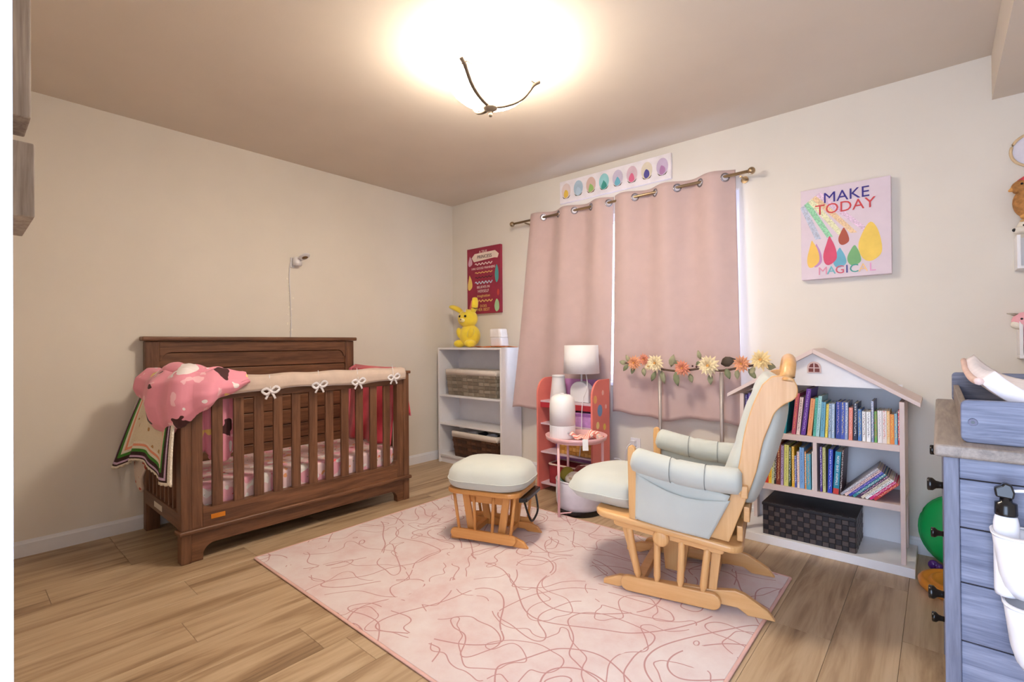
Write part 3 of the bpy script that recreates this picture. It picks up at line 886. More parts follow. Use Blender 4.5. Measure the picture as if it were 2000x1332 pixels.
# soft yellow toy (plain generic animal)
m_yel = mat('yellow_plush', (246, 218, 62), 0.95, var=0.08, bump=0.3, sheen=0.4)
m_blk = mat('black_gloss', (18, 16, 18), 0.2)
yp = thing('yellow_plush_toy', 'yellow sitting plush animal on top of white bookcase', 'plush toy', (0.385, -0.145, BZ))
yc = V((0.385, -0.145, BZ))
hd = yc+V((-0.012, -0.012, 0.262))
B().ball(yc+V((0, 0, 0.107)), (0.105, 0.088, 0.105), 24, 16).build('body', m_yel, yp, smooth=True)
B().ball(hd, (0.098, 0.085, 0.085), 24, 16).build('head', m_yel, yp, smooth=True)
for sx in (-1, 1):
    B().ball(yc+V((sx*0.068, -0.062, 0.036)), (0.042, 0.062, 0.035), 16, 10).build('foot', m_yel, yp, smooth=True)
    B().ball(yc+V((sx*0.070, -0.055, 0.128)), (0.028, 0.034, 0.056), 14, 10, Matrix.Rotation(sx*0.4, 3, 'Y')).build('arm', m_yel, yp, smooth=True)
    B().ball(hd+V((sx*0.034+0.014, -0.078, 0.018)), 0.0115, 12, 8).build('eye', m_blk, yp, smooth=True)
B().ball(hd+V((0.012, -0.080, -0.018)), (0.030, 0.020, 0.020), 14, 8).build('muzzle', mat('plush_cream', (250, 234, 170), 0.95), yp, smooth=True)
B().ball(hd+V((0.012, -0.099, -0.012)), (0.009, 0.006, 0.006), 10, 6).build('nose', mat('plush_brown', (110, 66, 40), 0.6), yp, smooth=True)
B().tube(catmull([hd+V((-0.06, 0, 0.045)), hd+V((-0.11, -0.01, 0.085)), hd+V((-0.175, -0.01, 0.11)), hd+V((-0.215, -0.01, 0.118))], 6), [0.026+0.012*sin(pi*i/18) for i in range(18)]+[0.012], 12, flat=0.6).build('ear', m_yel, yp, smooth=True)
B().tube(catmull([hd+V((0.055, 0.01, 0.05)), hd+V((0.078, 0.01, 0.10)), hd+V((0.085, 0.01, 0.155)), hd+V((0.082, 0.01, 0.188))], 6), [0.024+0.012*sin(pi*i/18) for i in range(18)]+[0.012], 12, flat=0.6).build('ear', m_yel, yp, smooth=True)
B().box(hd.x+0.030, hd.x+0.060, hd.y-0.082, hd.y-0.080, hd.z+0.055, hd.z+0.095).build('hang_tag', mat('paper_tag', (226, 214, 206), 0.6), yp)

# night light block and orange cloth
nl = thing('white_night_light', 'small white rounded night light on top of white bookcase', 'night light', (0.760, -0.15, BZ+0.012))
B().prism(rrect(-0.066, 0.066, -0.055, 0.055, 0.022, 5), lambda a, b_: V((0.76+a, -0.15+b_, BZ+0.012)), lambda a, b_: V((0.752+a*0.98, -0.15+b_, BZ+0.085))).build('lower_body', m_plw, nl, smooth=False, bev=0.006)
B().prism(rrect(-0.070, 0.066, -0.056, 0.056, 0.026, 5), lambda a, b_: V((0.752+a, -0.15+b_, BZ+0.085)), lambda a, b_: V((0.744+a*0.94, -0.15+b_*0.94, BZ+0.160))).build('diffuser', mat('milky_plastic', (244, 240, 238), 0.5), nl, bev=0.010, seg=3)
m_or = mat('orange_cloth', (226, 124, 66), 0.9, bump=0.2)
def orc(s, q):
    return (lerp(0.52, 0.875, s)+0.012*sin(8*q), lerp(-0.262, -0.07, q)+0.012*sin(7*s), BZ+0.006+0.004*sin(9*s+3*q)*sin(7*q+1))
o = B().grid(orc, 30, 16).build('orange_cloth', m_or, smooth=True, solid=0.004, origin=(0.66, -0.17, BZ))
tag(o, 'thin orange cloth spread under the white night light', 'cloth')

# ------------------------------------------------------------------ wall art
GX = mat('glitter_white', (250, 246, 250), 0.3)
def disc(x, z, rx, rz, y, th=0.0012, n=24, kind='oval'):
    b = B()
    if kind == 'oval':
        poly = [(x+rx*cos(2*pi*k/n), z+rz*sin(2*pi*k/n)) for k in range(n)]
    else:   # bell
        poly = []
        for k in range(28):
            a = 2*pi*k/28; wz = sin(a)
            poly.append((x+rx*cos(a)*(0.78-0.30*wz)+0.10*rx*sin(2*a+x*9), z+rz*wz*(0.92+0.08*cos(3*a))))
    return b.prism(poly, lambda a, c: V((a, y, c)), lambda a, c: V((a, y-th, c)))
# dark red sign
sg = thing('red_wall_sign', 'crimson canvas sign of white lettering beside the corner', 'wall sign', (0.455, -0.002, 1.365))
SX0, SX1, SZ0, SZ1 = 0.238, 0.662, 1.367, 1.978
B().box(SX0, SX1, -0.03, -0.001, SZ0, SZ1).build('canvas', mat('sign_crimson', (150, 40, 66), 0.6, var=0.15, scale=6), sg, bev=0.002)
B().prism([(0.30, 1.890), (0.34, 1.925), (0.60, 1.930), (0.645, 1.895), (0.63, 1.86), (0.59, 1.866), (0.33, 1.850)], lambda a, c: V((a, -0.03, c)), lambda a, c: V((a, -0.0312, c))).build('banner', mat('sign_cream', (240, 220, 206), 0.6), sg)
m_sw = mat('sign_pale', (236, 208, 206), 0.6); m_sg = mat('sign_gold', (228, 186, 110), 0.6); m_sk = mat('sign_ink', (60, 20, 34), 0.6)
for body, size, x, z_, mm in (('A TRUE', 0.030, 0.45, 1.937, m_sw), ('PRINCESS', 0.044, 0.466, 1.889, m_sk), ('HAS GOOD MANNERS', 0.030, 0.45, 1.785, m_sw),
                              ('BELIEVES IN', 0.032, 0.45, 1.610, m_sw), ('HERSELF', 0.038, 0.45, 1.572, m_sw), ('imagination', 0.036, 0.452, 1.530, m_sg), ('DOES', 0.034, 0.45, 1.435, m_sg), ('HER BEST', 0.038, 0.45, 1.402, m_sg)):
    text(body, size, face_my(x, -0.0318, z_), mm, sg)
for z_, mm, amp in ((1.825, m_sw, 0.008), (1.745, m_sg, 0.005), (1.700, m_sk, 0.006), (1.652, mat('sign_blue', (190, 204, 220), 0.6), 0.010), (1.483, m_sg, 0.008)):
    B().tube([(lerp(0.345, 0.565, k/30), -0.0312, z_+amp*sin(k*1.1)) for k in range(31)], 0.0055 if amp > 0.007 else 0.004, 5, flat=0.2, upv=(0, 1, 0)).build('lettering_flourish', mm, sg)
for x, z_, rx, rz, c in ((0.28, 1.86, 0.030, 0.05, (214, 170, 190)), (0.275, 1.66, 0.034, 0.075, (240, 206, 110)), (0.62, 1.72, 0.028, 0.085, (84, 160, 160)), (0.62, 1.435, 0.036, 0.06, (168, 206, 160)), (0.295, 1.44, 0.034, 0.06, (232, 120, 100)), (0.635, 1.55, 0.016, 0.03, (196, 70, 60))):
    disc(x, z_, rx, rz, -0.03, kind='bell').build('colour_patch', mat('patch_%d_%d_%d' % c, c, 0.6), sg)
# strip of ovals over the window
st = thing('oval_picture_strip', 'long narrow white board of eight pastel ovals above curtain rod', 'wall art', (1.775, -0.002, 2.21))
B().box(1.310, 2.235, -0.022, -0.001, 2.207, 2.382).build('board', mat('board_white', (240, 234, 238), 0.5), st, bev=0.002)
ovc = [(226, 208, 204), (176, 200, 218), (216, 186, 176), (150, 208, 212), (206, 196, 216), (220, 192, 204), (226, 216, 196), (204, 186, 214)]
shc = [(226, 190, 80), (190, 214, 232), (150, 190, 110), (60, 150, 140), (110, 180, 200), (224, 110, 146), (80, 76, 150), (180, 130, 180)]
for k in range(8):
    x = 1.372+k*0.1145
    p_ = disc(x, 2.300, 0.042, 0.060, -0.022).build('oval_panel', mat('oval_%d' % k, ovc[k], 0.6), st)
    disc(x, 2.277, 0.027, 0.034, -0.0234, 0.0006, kind='bell').build('colour_patch', mat('oval_patch_%d' % k, shc[k], 0.6), p_)
    lf = B()
    for s_ in (-1, 1):
        lf.prism([(x, 2.238), (x+s_*0.018, 2.246), (x+s_*0.038, 2.262), (x+s_*0.024, 2.242)], lambda a, c: V((a, -0.0225, c)), lambda a, c: V((a, -0.0242, c)))
    lf.build('leaf_sprig', mat('sprig_dark', (96, 90, 70), 0.6), p_)
# quote canvas
cv = thing('quote_canvas', 'square lilac canvas with rainbow and bold coloured quote lettering', 'canvas print', (3.215, -0.002, 1.435))
QX0, QX1, QZ0, QZ1 = 3.010, 3.420, 1.437, 1.947
B().box(QX0, QX1, -0.042, -0.001, QZ0, QZ1).build('canvas', mat('canvas_lilac', (226, 210, 220), 0.7, var=0.03), cv, bev=0.002)
YQ = -0.042
for k, c in enumerate(((190, 196, 214), (150, 210, 170), (236, 232, 190), (240, 200, 160), (228, 200, 222))):
    a0 = V((QX0+0.006+k*0.019, 0, 1.86+0.014*k)); a1 = V((QX0+0.085+k*0.055, 0, 1.66+0.004*k))
    w_ = 0.016
    pl = [(a0.x-w_*0.5, a0.z-w_*0.6), (a1.x-w_*0.9, a1.z), (a1.x+w_*0.9, a1.z), (a0.x+w_*0.9, a0.z+w_*0.5)]
    B().prism(pl, lambda a, c_: V((a, YQ, c_)), lambda a, c_: V((a, YQ-0.0006-0.0001*k, c_))).build('rainbow_band', mat('rainbow_%d' % k, c, 0.35, var=0.3, scale=160), cv)
for x, z_, rx, rz, c in ((3.068, 1.58, 0.034, 0.082, (238, 196, 96)), (3.088, 1.570, 0.026, 0.070, (190, 140, 190)), (3.150, 1.590, 0.036, 0.085, (214, 78, 112)), (3.215, 1.66, 0.028, 0.05, (176, 84, 62)),
                         (3.196, 1.545, 0.034, 0.058, (110, 180, 204)), (3.262, 1.550, 0.036, 0.058, (122, 178, 120)), (3.335, 1.615, 0.062, 0.110, (244, 208, 96))):
    disc(x, z_, rx, rz, YQ, 0.001+0.0002*(x*37 % 3), kind='bell').build('colour_patch', mat('patch_%d_%d_%d' % c, c, 0.6), cv)
text('MAKE', 0.082, face_my(3.225, YQ-0.0022, 1.882), mat('ink_navy', (44, 26, 130), 0.5), cv)
text('TODAY', 0.080, face_my(3.218, YQ-0.0022, 1.820), mat('ink_red', (206, 64, 66), 0.5), cv)
xl = 3.095
for ch, c in zip('MAGICAL', ((226, 150, 176), (110, 190, 200), (214, 90, 110), (56, 60, 140), (70, 160, 150), (236, 196, 140), (226, 160, 200))):
    wd = 0.024 if ch == 'I' else 0.040
    text(ch, 0.062, face_my(xl+wd/2, YQ-0.0022, 1.478), mat('ink_%d_%d_%d' % c, c, 0.5), cv)
    xl += wd

# ------------------------------------------------------------------ curtain rod and curtains
m_rod = mat('antique_brass', (168, 146, 116), 0.3, 0.9)
m_ring = mat('silver_ring', (170, 168, 178), 0.25, 0.9)
RZ = 2.108; RY = -0.09
rod = thing('curtain_rod', 'metal curtain rod with ball finials above the window', 'curtain rod', (1.81, 0, RZ))
B().cyl((0.875, RY, RZ), (2.745, RY, RZ+0.006), 0.0095).build('pole', m_rod, rod, smooth=True)
for x, z_ in ((0.858, RZ), (2.762, RZ+0.006)):
    B().ball((x, RY, z_), 0.022, 16, 10).build('finial', m_rod, rod, smooth=True)
for x in (1.0, 2.70):
    bb = B().cyl((x, -0.001, RZ-0.014), (x, RY, RZ-0.014), 0.006).cyl((x, -0.001, RZ-0.014), (x, -0.006, RZ-0.014), 0.022)
    bb.build('bracket', m_rod, rod, smooth=False)
m_cur = mat('pink_curtain', (202, 177, 174), 0.85, var=0.03, sheen=0.25, bump=0.08, bscale=400)
def curtain(label, xt, xb, s0, ds, zt, zb, push, amp):
    t = thing('window_curtain', label, 'curtain', ((xt[0]+xt[1])/2, RY, zb), group='pair of pink curtains')
    def f(s, q):
        e = q**0.8
        x = lerp(lerp(xt[0], xt[1], s), lerp(xb[0], xb[1], s), q)
        a = lerp(0.034, amp, min(1, q*1.6))
        ph = (s-s0)/ds
        y = RY+a*sin(pi*ph)+0.006*q*sin(13*s+4*q)
        y += push(s, q)
        y = min(y, -0.022)
        z_ = lerp(zt, zb+0.012*sin(9*s+1)+0.006*sin(23*s), q)
        if 0.955 < q < 0.97: y += 0.002
        return V((x, y, z_))
    B().grid(f, 120, 60).build('fabric', m_cur, t, smooth=True, solid=0.003)
    k = 0
    while s0+k*ds < 1.0:
        s = s0+k*ds
        q = (zt-RZ)/(zt-zb)
        p = f(s, q); d = f(s+0.01, q)-f(s-0.01, q); nrm = V((d.y, -d.x, 0)).normalized()
        a = nrm.cross(V((0, 0, 1))).normalized()
        ring = [p+nrm*0.002+a*cos(2*pi*i/22)*0.024+V((0, 0, sin(2*pi*i/22)*0.024)) for i in range(22)]
        B().tube(ring, 0.005, 8, closed=True).build('grommet', m_ring, t, smooth=True)
        B().prism([(cos(2*pi*i/22)*0.022, sin(2*pi*i/22)*0.022) for i in range(22)], lambda u, v: p+nrm*0.0022+a*u+V((0, 0, v)), lambda u, v: p-nrm*0.0022+a*u+V((0, 0, v))).build('grommet_plate', mat('grommet_pale', (216, 214, 228), 0.3, 0.3), t)
        k += 1
    return t
curtain('dusty pink curtain whose lower corner swings out beside white bookcase', (1.081, 1.824), (0.935, 1.790), 0.16, 0.2, 2.150, 0.553,
        lambda s, q: -0.085*q*(1-s)**1.5+0.012*q*sin(10*s), 0.020)
curtain('dusty pink curtain hanging straight behind the flower garland', (1.842, 2.662), (1.808, 2.694), 0.195, 0.185, 2.152, 0.578,
        lambda s, q: 0.008*q*sin(9*s+1), 0.017)
for o in bpy.data.objects:
    if o.name.startswith('window_curtain') and 'group' in o: del o['group']

# ------------------------------------------------------------------ wall outlet
ol = thing('wall_outlet', 'white wall outlet with a plug under the curtains', 'outlet', (1.947, -0.002, 0.29))
B().box(1.908, 1.984, -0.008, -0.001, 0.285, 0.400).build('cover_plate', m_plw, ol, bev=0.002)
B().box(1.93, 1.975, -0.045, -0.008, 0.292, 0.340).build('plug', m_plw, ol, bev=0.004)
B().box(1.918, 1.955, -0.040, -0.008, 0.345, 0.385).build('plug', m_plw, ol, bev=0.004)
B().tube(catmull([(1.925, -0.035, 0.365), (1.905, -0.06, 0.33), (1.89, -0.07, 0.24), (1.86, -0.10, 0.255), (1.84, -0.13, 0.26)], 6), 0.004, 6).build('cord', m_plw, ol, smooth=True)

# ------------------------------------------------------------------ coral toy organiser with lamp and vase
m_cor = mat('coral_paint', (232, 128, 116), 0.5, var=0.04); m_pur = mat('purple_panel', (198, 140, 196), 0.6, var=0.12)
og = thing('toy_organizer', 'coral painted toy organizer shelf with rounded sides behind round table', 'toy shelf', (1.595, -0.29, 0))
OX0, OX1, OY0, OY1 = 1.350, 1.830, -0.398, -0.168
for a, oc in ((OX0, m_cor), (OX1-0.014, m_cor)):
    poly = [(OY0, 0.0), (OY1, 0.0), (OY1, 0.832)]
    for k in range(9):
        an = radians(90+90*k/8); r = 0.11
        poly.append((OY0+r+r*cos(an), 0.715+r*sin(an)+0.007*(1-k/8)))
    B().prism(poly, lambda q, z_: V((a, q, z_)), lambda q, z_: V((a+0.014, q, z_))).build('side_panel', oc, og, bev=0.002)
B().box(OX0+0.014, OX1-0.014, OY1-0.01, OY1, 0.04, 0.82).build('back_panel', m_pur, og)
for z_ in (0.665, 0.50, 0.29, 0.06):
    B().box(OX0+0.014, OX1-0.014, OY0+0.03, OY1-0.01, z_-0.012, z_).build('shelf', mat('shelf_lilac', (214, 190, 200), 0.5), og, bev=0.001)
B().box(OX0+0.014, OX1-0.014, OY0+0.03, OY0+0.04, 0.615, 0.653).build('shelf_lip', mat('lip_crimson', (176, 48, 60), 0.5), og)
for (yy, z_, r, c) in ((-0.36, 0.70, 0.022, (238, 178, 110)), (-0.30, 0.62, 0.032, (120, 150, 190)), (-0.33, 0.52, 0.020, (250, 220, 150)), (-0.24, 0.50, 0.018, (240, 200, 90)), (-0.26, 0.74, 0.014, (250, 190, 180)), (-0.22, 0.64, 0.012, (250, 190, 180)), (-0.28, 0.44, 0.024, (180, 60, 90))):
    B().prism([(yy+r*cos(2*pi*k/14), z_+r*1.3*sin(2*pi*k/14)) for k in range(14)], lambda q, s_: V((OX1, q, s_)), lambda q, s_: V((OX1+0.0008, q, s_))).build('sticker', mat('sticker_%d_%d_%d' % c, c, 0.5), og)
bn = thing('purple_fabric_bin', 'purple fabric bin standing on coral toy organizer shelf', 'bin', (1.70, -0.29, 0.5005))
B().prism(rrect(1.585, 1.812, -0.36, -0.185, 0.01, 2), lambda a, b_: V((a, b_, 0.5005)), lambda a, b_: V((a, b_, 0.598))).build('bin_body', mat('purple_bin', (188, 138, 196), 0.8, var=0.2, scale=20), bn)
B().box(1.59, 1.808, -0.3625, -0.3605, 0.575, 0.595).build('bin_trim', mat('bin_trim', (150, 96, 164), 0.8), bn)
wbk = thing('straw_box', 'golden woven straw box on the lower coral organizer shelf', 'box', (1.62, -0.28, 0.2905))
B().box(1.50, 1.80, -0.35, -0.185, 0.2905, 0.40).build('box_body', mat('straw', (190, 134, 62), 0.8, var=0.2), wbk, bev=0.004)
stw = [mat('straw_%d' % i, c, 0.8) for i, c in enumerate(((204, 148, 72), (178, 122, 54), (216, 164, 92)))]
woven(wbk, lambda u, v: (V((lerp(1.502, 1.798, u), -0.351, lerp(0.292, 0.398, v))), V((0, -1, 0))), 9, 4, stw, lift=0.003)
red = thing('red_fabric_bin', 'dark red fabric bin at the bottom of coral organizer', 'bin', (1.62, -0.28, 0.0605))
B().prism(rrect(1.42, 1.80, -0.352, -0.190, 0.02, 3), lambda a, b_: V((a, b_, 0.0605)), lambda a, b_: V((a, b_, 0.20))).build('bin_body', mat('red_bin', (150, 44, 50), 0.85, var=0.2), red, bev=0.006)
B().tube([(a, b_, 0.20) for a, b_ in rrect(1.42, 1.80, -0.352, -0.190, 0.02, 3)], 0.007, 6, closed=True).build('bin_rim', mat('bin_rim_cream', (214, 190, 176), 0.85), red, smooth=True)
# lamp
lp = thing('table_lamp', 'white table lamp with drum shade and arched base on organizer', 'lamp', (1.672, -0.285, 0.666))
def arch(y):
    poly = [(1.594, 0.666), (1.750, 0.666), (1.750, 0.745)]
    for k in range(1, 12):
        an = radians(180*k/12)
        poly.append((1.672+0.078*cos(an), 0.745+0.070*sin(an)))
    poly.append((1.594, 0.745))
    return poly
B().prism(arch(0), lambda a, z_: V((a, -0.318, z_)), lambda a, z_: V((a, -0.250, z_))).build('arched_base', m_plw, lp, bev=0.006, seg=3)
B().cyl((1.672, -0.285, 0.812), (1.672, -0.285, 0.90), 0.007).build('stem', m_plw, lp, smooth=True)
B().lathe([(0.128, 0.872), (0.120, 1.072), (0.117, 1.072), (0.125, 0.872)], (1.672, -0.285, 0), 40).build('lamp_shade', mat('linen_shade', (238, 234, 236), 0.8, var=0.02), lp, smooth=True)
dt = B()
for k in range(10):
    dt.ball((1.5935, -0.308+0.05*((k*0.37) % 1), 0.68+0.008*k), 0.003, 6, 4)
o = dt.build('dot_pattern', mat('dot_gold', (206, 170, 120), 0.5), lp); o['kind'] = 'stuff'
B().tube(catmull([(1.69, -0.285, 0.90), (1.74, -0.33, 0.86), (1.76, -0.35, 0.78), (1.745, -0.380, 0.70), (1.74, -0.390, 0.60), (1.735, -0.388, 0.45), (1.715, -0.385, 0.30)], 6), 0.0032, 6).build('cord', m_plw, lp, smooth=True)
vs_ = thing('white_tapered_vase', 'tall white tapered vase on organizer top shelf', 'vase', (1.47, -0.285, 0.666))
B().lathe([(0.062, 0.666), (0.064, 0.68), (0.050, 0.80), (0.046, 0.845), (0.048, 0.852), (0.043, 0.852), (0.041, 0.84), (0.052, 0.70), (0.0, 0.69)], (1.47, -0.285, 0), 28).build('vase_body', m_plw, vs_, smooth=True)
B().lathe([(0.0455, 0.835), (0.0475, 0.836), (0.048, 0.845), (0.0460, 0.846)], (1.47, -0.285, 0), 28).build('rim_band', mat('vase_band', (206, 206, 210), 0.5), vs_, smooth=True)

# ------------------------------------------------------------------ round side table with things
m_tab = mat('pink_metal', (240, 190, 192), 0.4, 0.1, var=0.03)
TX, TY, TZ = 1.832, -0.600, 0.478; TR = 0.198
tb = thing('round_side_table', 'round pink metal tray table between ottoman and armchair', 'side table', (TX, TY, 0))
B().lathe([(0, TZ-0.004), (TR-0.006, TZ-0.004), (TR, TZ+0.020), (TR-0.004, TZ+0.021), (TR-0.010, TZ), (0, TZ)], (TX, TY, 0), 48).build('tray_top', m_tab, tb, smooth=True)
af = atan2(-0.765-TY, 1.812-TX)
lg = []
for k in range(3):
    a = af+k*2*pi/3
    p0 = V((TX+0.168*cos(a), TY+0.168*sin(a), 0)); lg.append(p0)
    B().cyl(p0+V((0, 0, 0.0085 if p0.y < -0.70 else 0.0)), p0+V((0, 0, TZ-0.004)), 0.0085).build('leg', m_tab, tb, smooth=True)
ring = [V((TX+0.168*cos(af+2*pi*k/3+2*pi*j/48), TY+0.168*sin(af+2*pi*k/3+2*pi*j/48), TZ-0.012)) for k in range(3) for j in range(16)]
B().tube(ring, 0.006, 6, closed=True).build('under_ring', m_tab, tb, smooth=True)
B().tube([lg[0]+V((0, 0, 0.03)), lg[1]+V((0, 0, 0.03))], 0.004, 6).build('stretcher', m_tab, tb)
hm = thing('white_humidifier', 'white rounded cylinder humidifier standing on pink round table', 'humidifier', (1.768, -0.660, TZ+0.0003))
hx, hy, hz = 1.768, -0.660, TZ+0.0003
B().lathe([(0, hz), (0.076, hz), (0.082, hz+0.006), (0.083, hz+0.085), (0, hz+0.085)], (hx, hy, 0), 36).build('base', m_plw, hm, smooth=False, bev=0.002)
B().lathe([(0.0825, hz+0.086), (0.083, hz+0.20), (0.080, hz+0.235), (0.070, hz+0.262), (0.050, hz+0.277), (0.020, hz+0.282), (0, hz+0.282)], (hx, hy, 0), 36).build('tank', mat('milky_tank', (240, 236, 236), 0.3, var=0.02), hm, smooth=True)
B().lathe([(0.016, hz+0.282), (0.016, hz+0.287), (0, hz+0.288)], (hx, hy, 0), 16).build('mist_nozzle', m_plw, hm, smooth=True)
def onside(a, z_, r=0.0835): return V((hx+r*cos(a), hy+r*sin(a), z_))
ang = atan2(CAM.y-hy, CAM.x-hx)+0.45
B().ball(onside(ang, hz+0.045), (0.006, 0.006, 0.006), 10, 6).build('power_button', mat('button_grey', (190, 186, 188), 0.4), hm, smooth=True)
def stripe_mat():
    mt, nt, b = base('striped_cloth')
    wv = N(nt, 'ShaderNodeTexWave', i_Scale=22.0, i_Distortion=1.0)
    nt.links.new(coords(nt, (1, 0.5, 0.3)), wv.inputs['Vector'])
    nt.links.new(ramp(nt, wv.outputs['Fac'], [(0.45, lin((244, 226, 216))), (0.55, lin((232, 138, 122)))]), b.inputs['Base Color'])
    b.inputs['Roughness'].default_value = 0.9
    return mt
sc_ = thing('striped_cloth', 'crumpled coral striped cloth with white tag on round table', 'cloth', (1.925, -0.60, TZ))
def strf(s, q):
    x = lerp(1.862, 2.045, s)-0.005*q; y = lerp(-0.72, -0.55, q)+0.03*sin(3*s)
    dx, dy = x-TX, y-TY; r = sqrt(dx*dx+dy*dy)
    if r > 0.178: x, y = TX+dx/r*0.178, TY+dy/r*0.178
    return (x, y, TZ+0.012+0.035*max(0, sin(7*s+2)*sin(5*q+0.6))+0.006*sin(19*s+11*q)+0.006)
B().grid(strf, 44, 34).build('cloth', stripe_mat(), sc_, smooth=True, solid=0.004)
tgp = V((TX+0.203*cos(-0.72), TY+0.203*sin(-0.72), TZ+0.016))
B().add([tgp+V((-0.012, -0.010, 0.012)), tgp+V((0.014, 0.012, 0.012)), tgp+V((0.020, 0.008, -0.055)), tgp+V((-0.006, -0.016, -0.055))], [(0, 1, 2, 3)]).build('care_tag', mat('paper_white', (240, 240, 240), 0.6), sc_, solid=0.001)
# fabric basket under the table
TY = -0.563
fb = thing('round_fabric_basket', 'low round pale grey velvet basket under pink round table', 'basket', (TX, TY, 0))
B().lathe([(0, 0), (0.142, 0), (0.146, 0.004), (0.146, 0.032), (0, 0.032)], (TX, TY, 0), 32).build('black_base', m_blk, fb)
B().lathe([(0.140, 0.033), (0.150, 0.06), (0.153, 0.12), (0.153, 0.205), (0.148, 0.207), (0.146, 0.12), (0.14, 0.05), (0, 0.045)], (TX, TY, 0), 40).build('velvet_side', mat('grey_velvet', (206, 200, 208), 0.8, var=0.14, scale=9, sheen=0.5), fb, smooth=True)
B().tube([(TX+0.1505*cos(2*pi*k/40), TY+0.1505*sin(2*pi*k/40), 0.208) for k in range(40)], 0.006, 6, closed=True).build('rim_cord', mat('rim_white', (232, 228, 232), 0.7), fb, smooth=True)
for nm, lab, c, r, mm in (('folded_quilt', 'folded dark red patterned quilt stuffed in round fabric basket', (0.04, 0.05, 0.225), (0.10, 0.085, 0.07), print_mat('red_quilt', (140, 52, 46), [((226, 206, 186), 22, 0.62), ((90, 30, 34), 30, 0.62)])),
                          ('patchwork_cloth', 'cream patchwork cloth in front of red quilt in basket', (0.03, -0.070, 0.215), (0.085, 0.055, 0.05), print_mat('patchwork', (228, 214, 196), [((134, 40, 40), 14, 0.62), ((186, 160, 130), 26, 0.64)])),
                          ('olive_cushion', 'small olive green cushion in the round fabric basket', (-0.055, -0.055, 0.235), (0.050, 0.045, 0.045), mat('olive_cloth', (146, 130, 44), 0.9)),
                          ('mint_cloth', 'mint cloth corner at the rim of round fabric basket', (-0.098, -0.058, 0.205), (0.025, 0.028, 0.03), mat('mint_cloth', (150, 206, 190), 0.9))):
    p = V((TX, TY, 0))+V(c)
    q = B().ball(p, r, 18, 12)
    o = q.build(nm, mm, smooth=True, origin=(p.x, p.y, p.z-r[2]))
    md = o.modifiers.new('folds', 'DISPLACE'); md.texture = tx; md.strength = 0.03; md.texture_coords = 'LOCAL'
    tag(o, lab, 'textile')
# ------------------------------------------------------------------ glider armchair
m_mx = wood('maple_x', (216, 160, 98), (232, 184, 126), 'x', 0.32, 0.8, bump=0.04)
m_mz = wood('maple_z', (216, 160, 98), (232, 184, 126), 'z', 0.32, 0.8, bump=0.04)
m_cush = mat('sage_cushion', (198, 201, 193), 0.9, var=0.05, scale=5, sheen=0.35, bump=0.12, bscale=260)
m_seam = mat('cushion_seam', (150, 152, 148), 0.9)
gl = thing('glider_armchair', 'maple glider armchair with pale blue cushions and side pocket', 'armchair', (2.698, -1.048, 0.0085), radians(13.06))
def G_(u, v, z): return V((u-0.30, v-0.20, z))
def sideprism(poly, v0, v1): return B().prism(poly, lambda a, z_: G_(a, v0, z_), lambda a, z_: G_(a, v1, z_))
foot = [(0.0, 0.0), (0.0, 0.018), (0.07, 0.05), (0.46, 0.075), (0.54, 0.088), (0.575, 0.080), (0.655, 0.034), (0.682, 0.0), (0.585, 0.0), (0.55, 0.022), (0.12, 0.022), (0.07, 0.0)]
for v in (0.0, 0.40):
    o = sideprism(foot, v-0.013, v+0.013).build('runner_foot', m_mx, gl, bev=0.004, local=True)
def stad(u0, u1, z0a, z0b, h, n=8):
    """rounded bar from u0 to u1 whose lower edge runs z0a to z0b"""
    out = []; r = h/2
    for k in range(n+1):
        a = radians(-90+180*k/n); out.append((u1-r+r*cos(a), z0b+r+r*sin(a)))
    for k in range(n+1):
        a = radians(90+180*k/n); out.append((u0+r+r*cos(a), z0a+r+r*sin(a)))
    return out
for v, s_ in ((-0.030, 1), (0.430, -1)):
    sideprism(stad(0.085, 0.490, 0.004, 0.004, 0.066), v-0.011, v+0.011).build('base_side_rail', m_mx, gl, bev=0.005, local=True, seg=3)
    sideprism(stad(0.056, 0.505, 0.278, 0.232, 0.036), v-0.011, v+0.011).build('upper_side_rail', m_mx, gl, bev=0.004, local=True)
    for (ut, zt, ub, zb) in ((0.123, 0.278, 0.161, 0.066), (0.243, 0.268, 0.240, 0.066), (0.342, 0.258, 0.334, 0.066), (0.442, 0.246, 0.421, 0.066)):
        p0, p1 = G_(ub, v, zb), G_(ut, v, zt)
        B().tube([p0, lerp(p0, p1, 0.06), lerp(p0, p1, 0.12), lerp(p0, p1, 0.92), p1], [0.009, 0.011, 0.0145, 0.0145, 0.012], 12).build('spindle', m_mz, gl, smooth=True, local=True)
    kv = v-s_*0.026
    B().tube([G_(0.262, v-s_*0.010, 0.262), G_(0.262, kv, 0.262), G_(0.262, kv-s_*0.008, 0.262), G_(0.262, kv-s_*0.012, 0.262)], [0.033, 0.034, 0.032, 0.022], 20).build('side_knob', m_mz, gl, smooth=True, local=True)
    # flat swing arms just inside the spindles
    vi = v+s_*0.028
    sideprism([(0.085, 0.27), (0.122, 0.27), (0.170, 0.066), (0.140, 0.066)], vi-0.006, vi+0.006).build('swing_arm', m_mz, gl, bev=0.002, local=True)
    sideprism([(0.455, 0.245), (0.492, 0.245), (0.470, 0.060), (0.440, 0.060)], vi-0.006, vi+0.006).build('swing_arm', m_mz, gl, bev=0.002, local=True)
for u in (0.16, 0.44):
    B().box(u-0.3-0.02, u-0.3+0.02, -0.22, 0.22, 0.030, 0.062).build('cross_stretcher', m_mx, gl, bev=0.003, local=True)
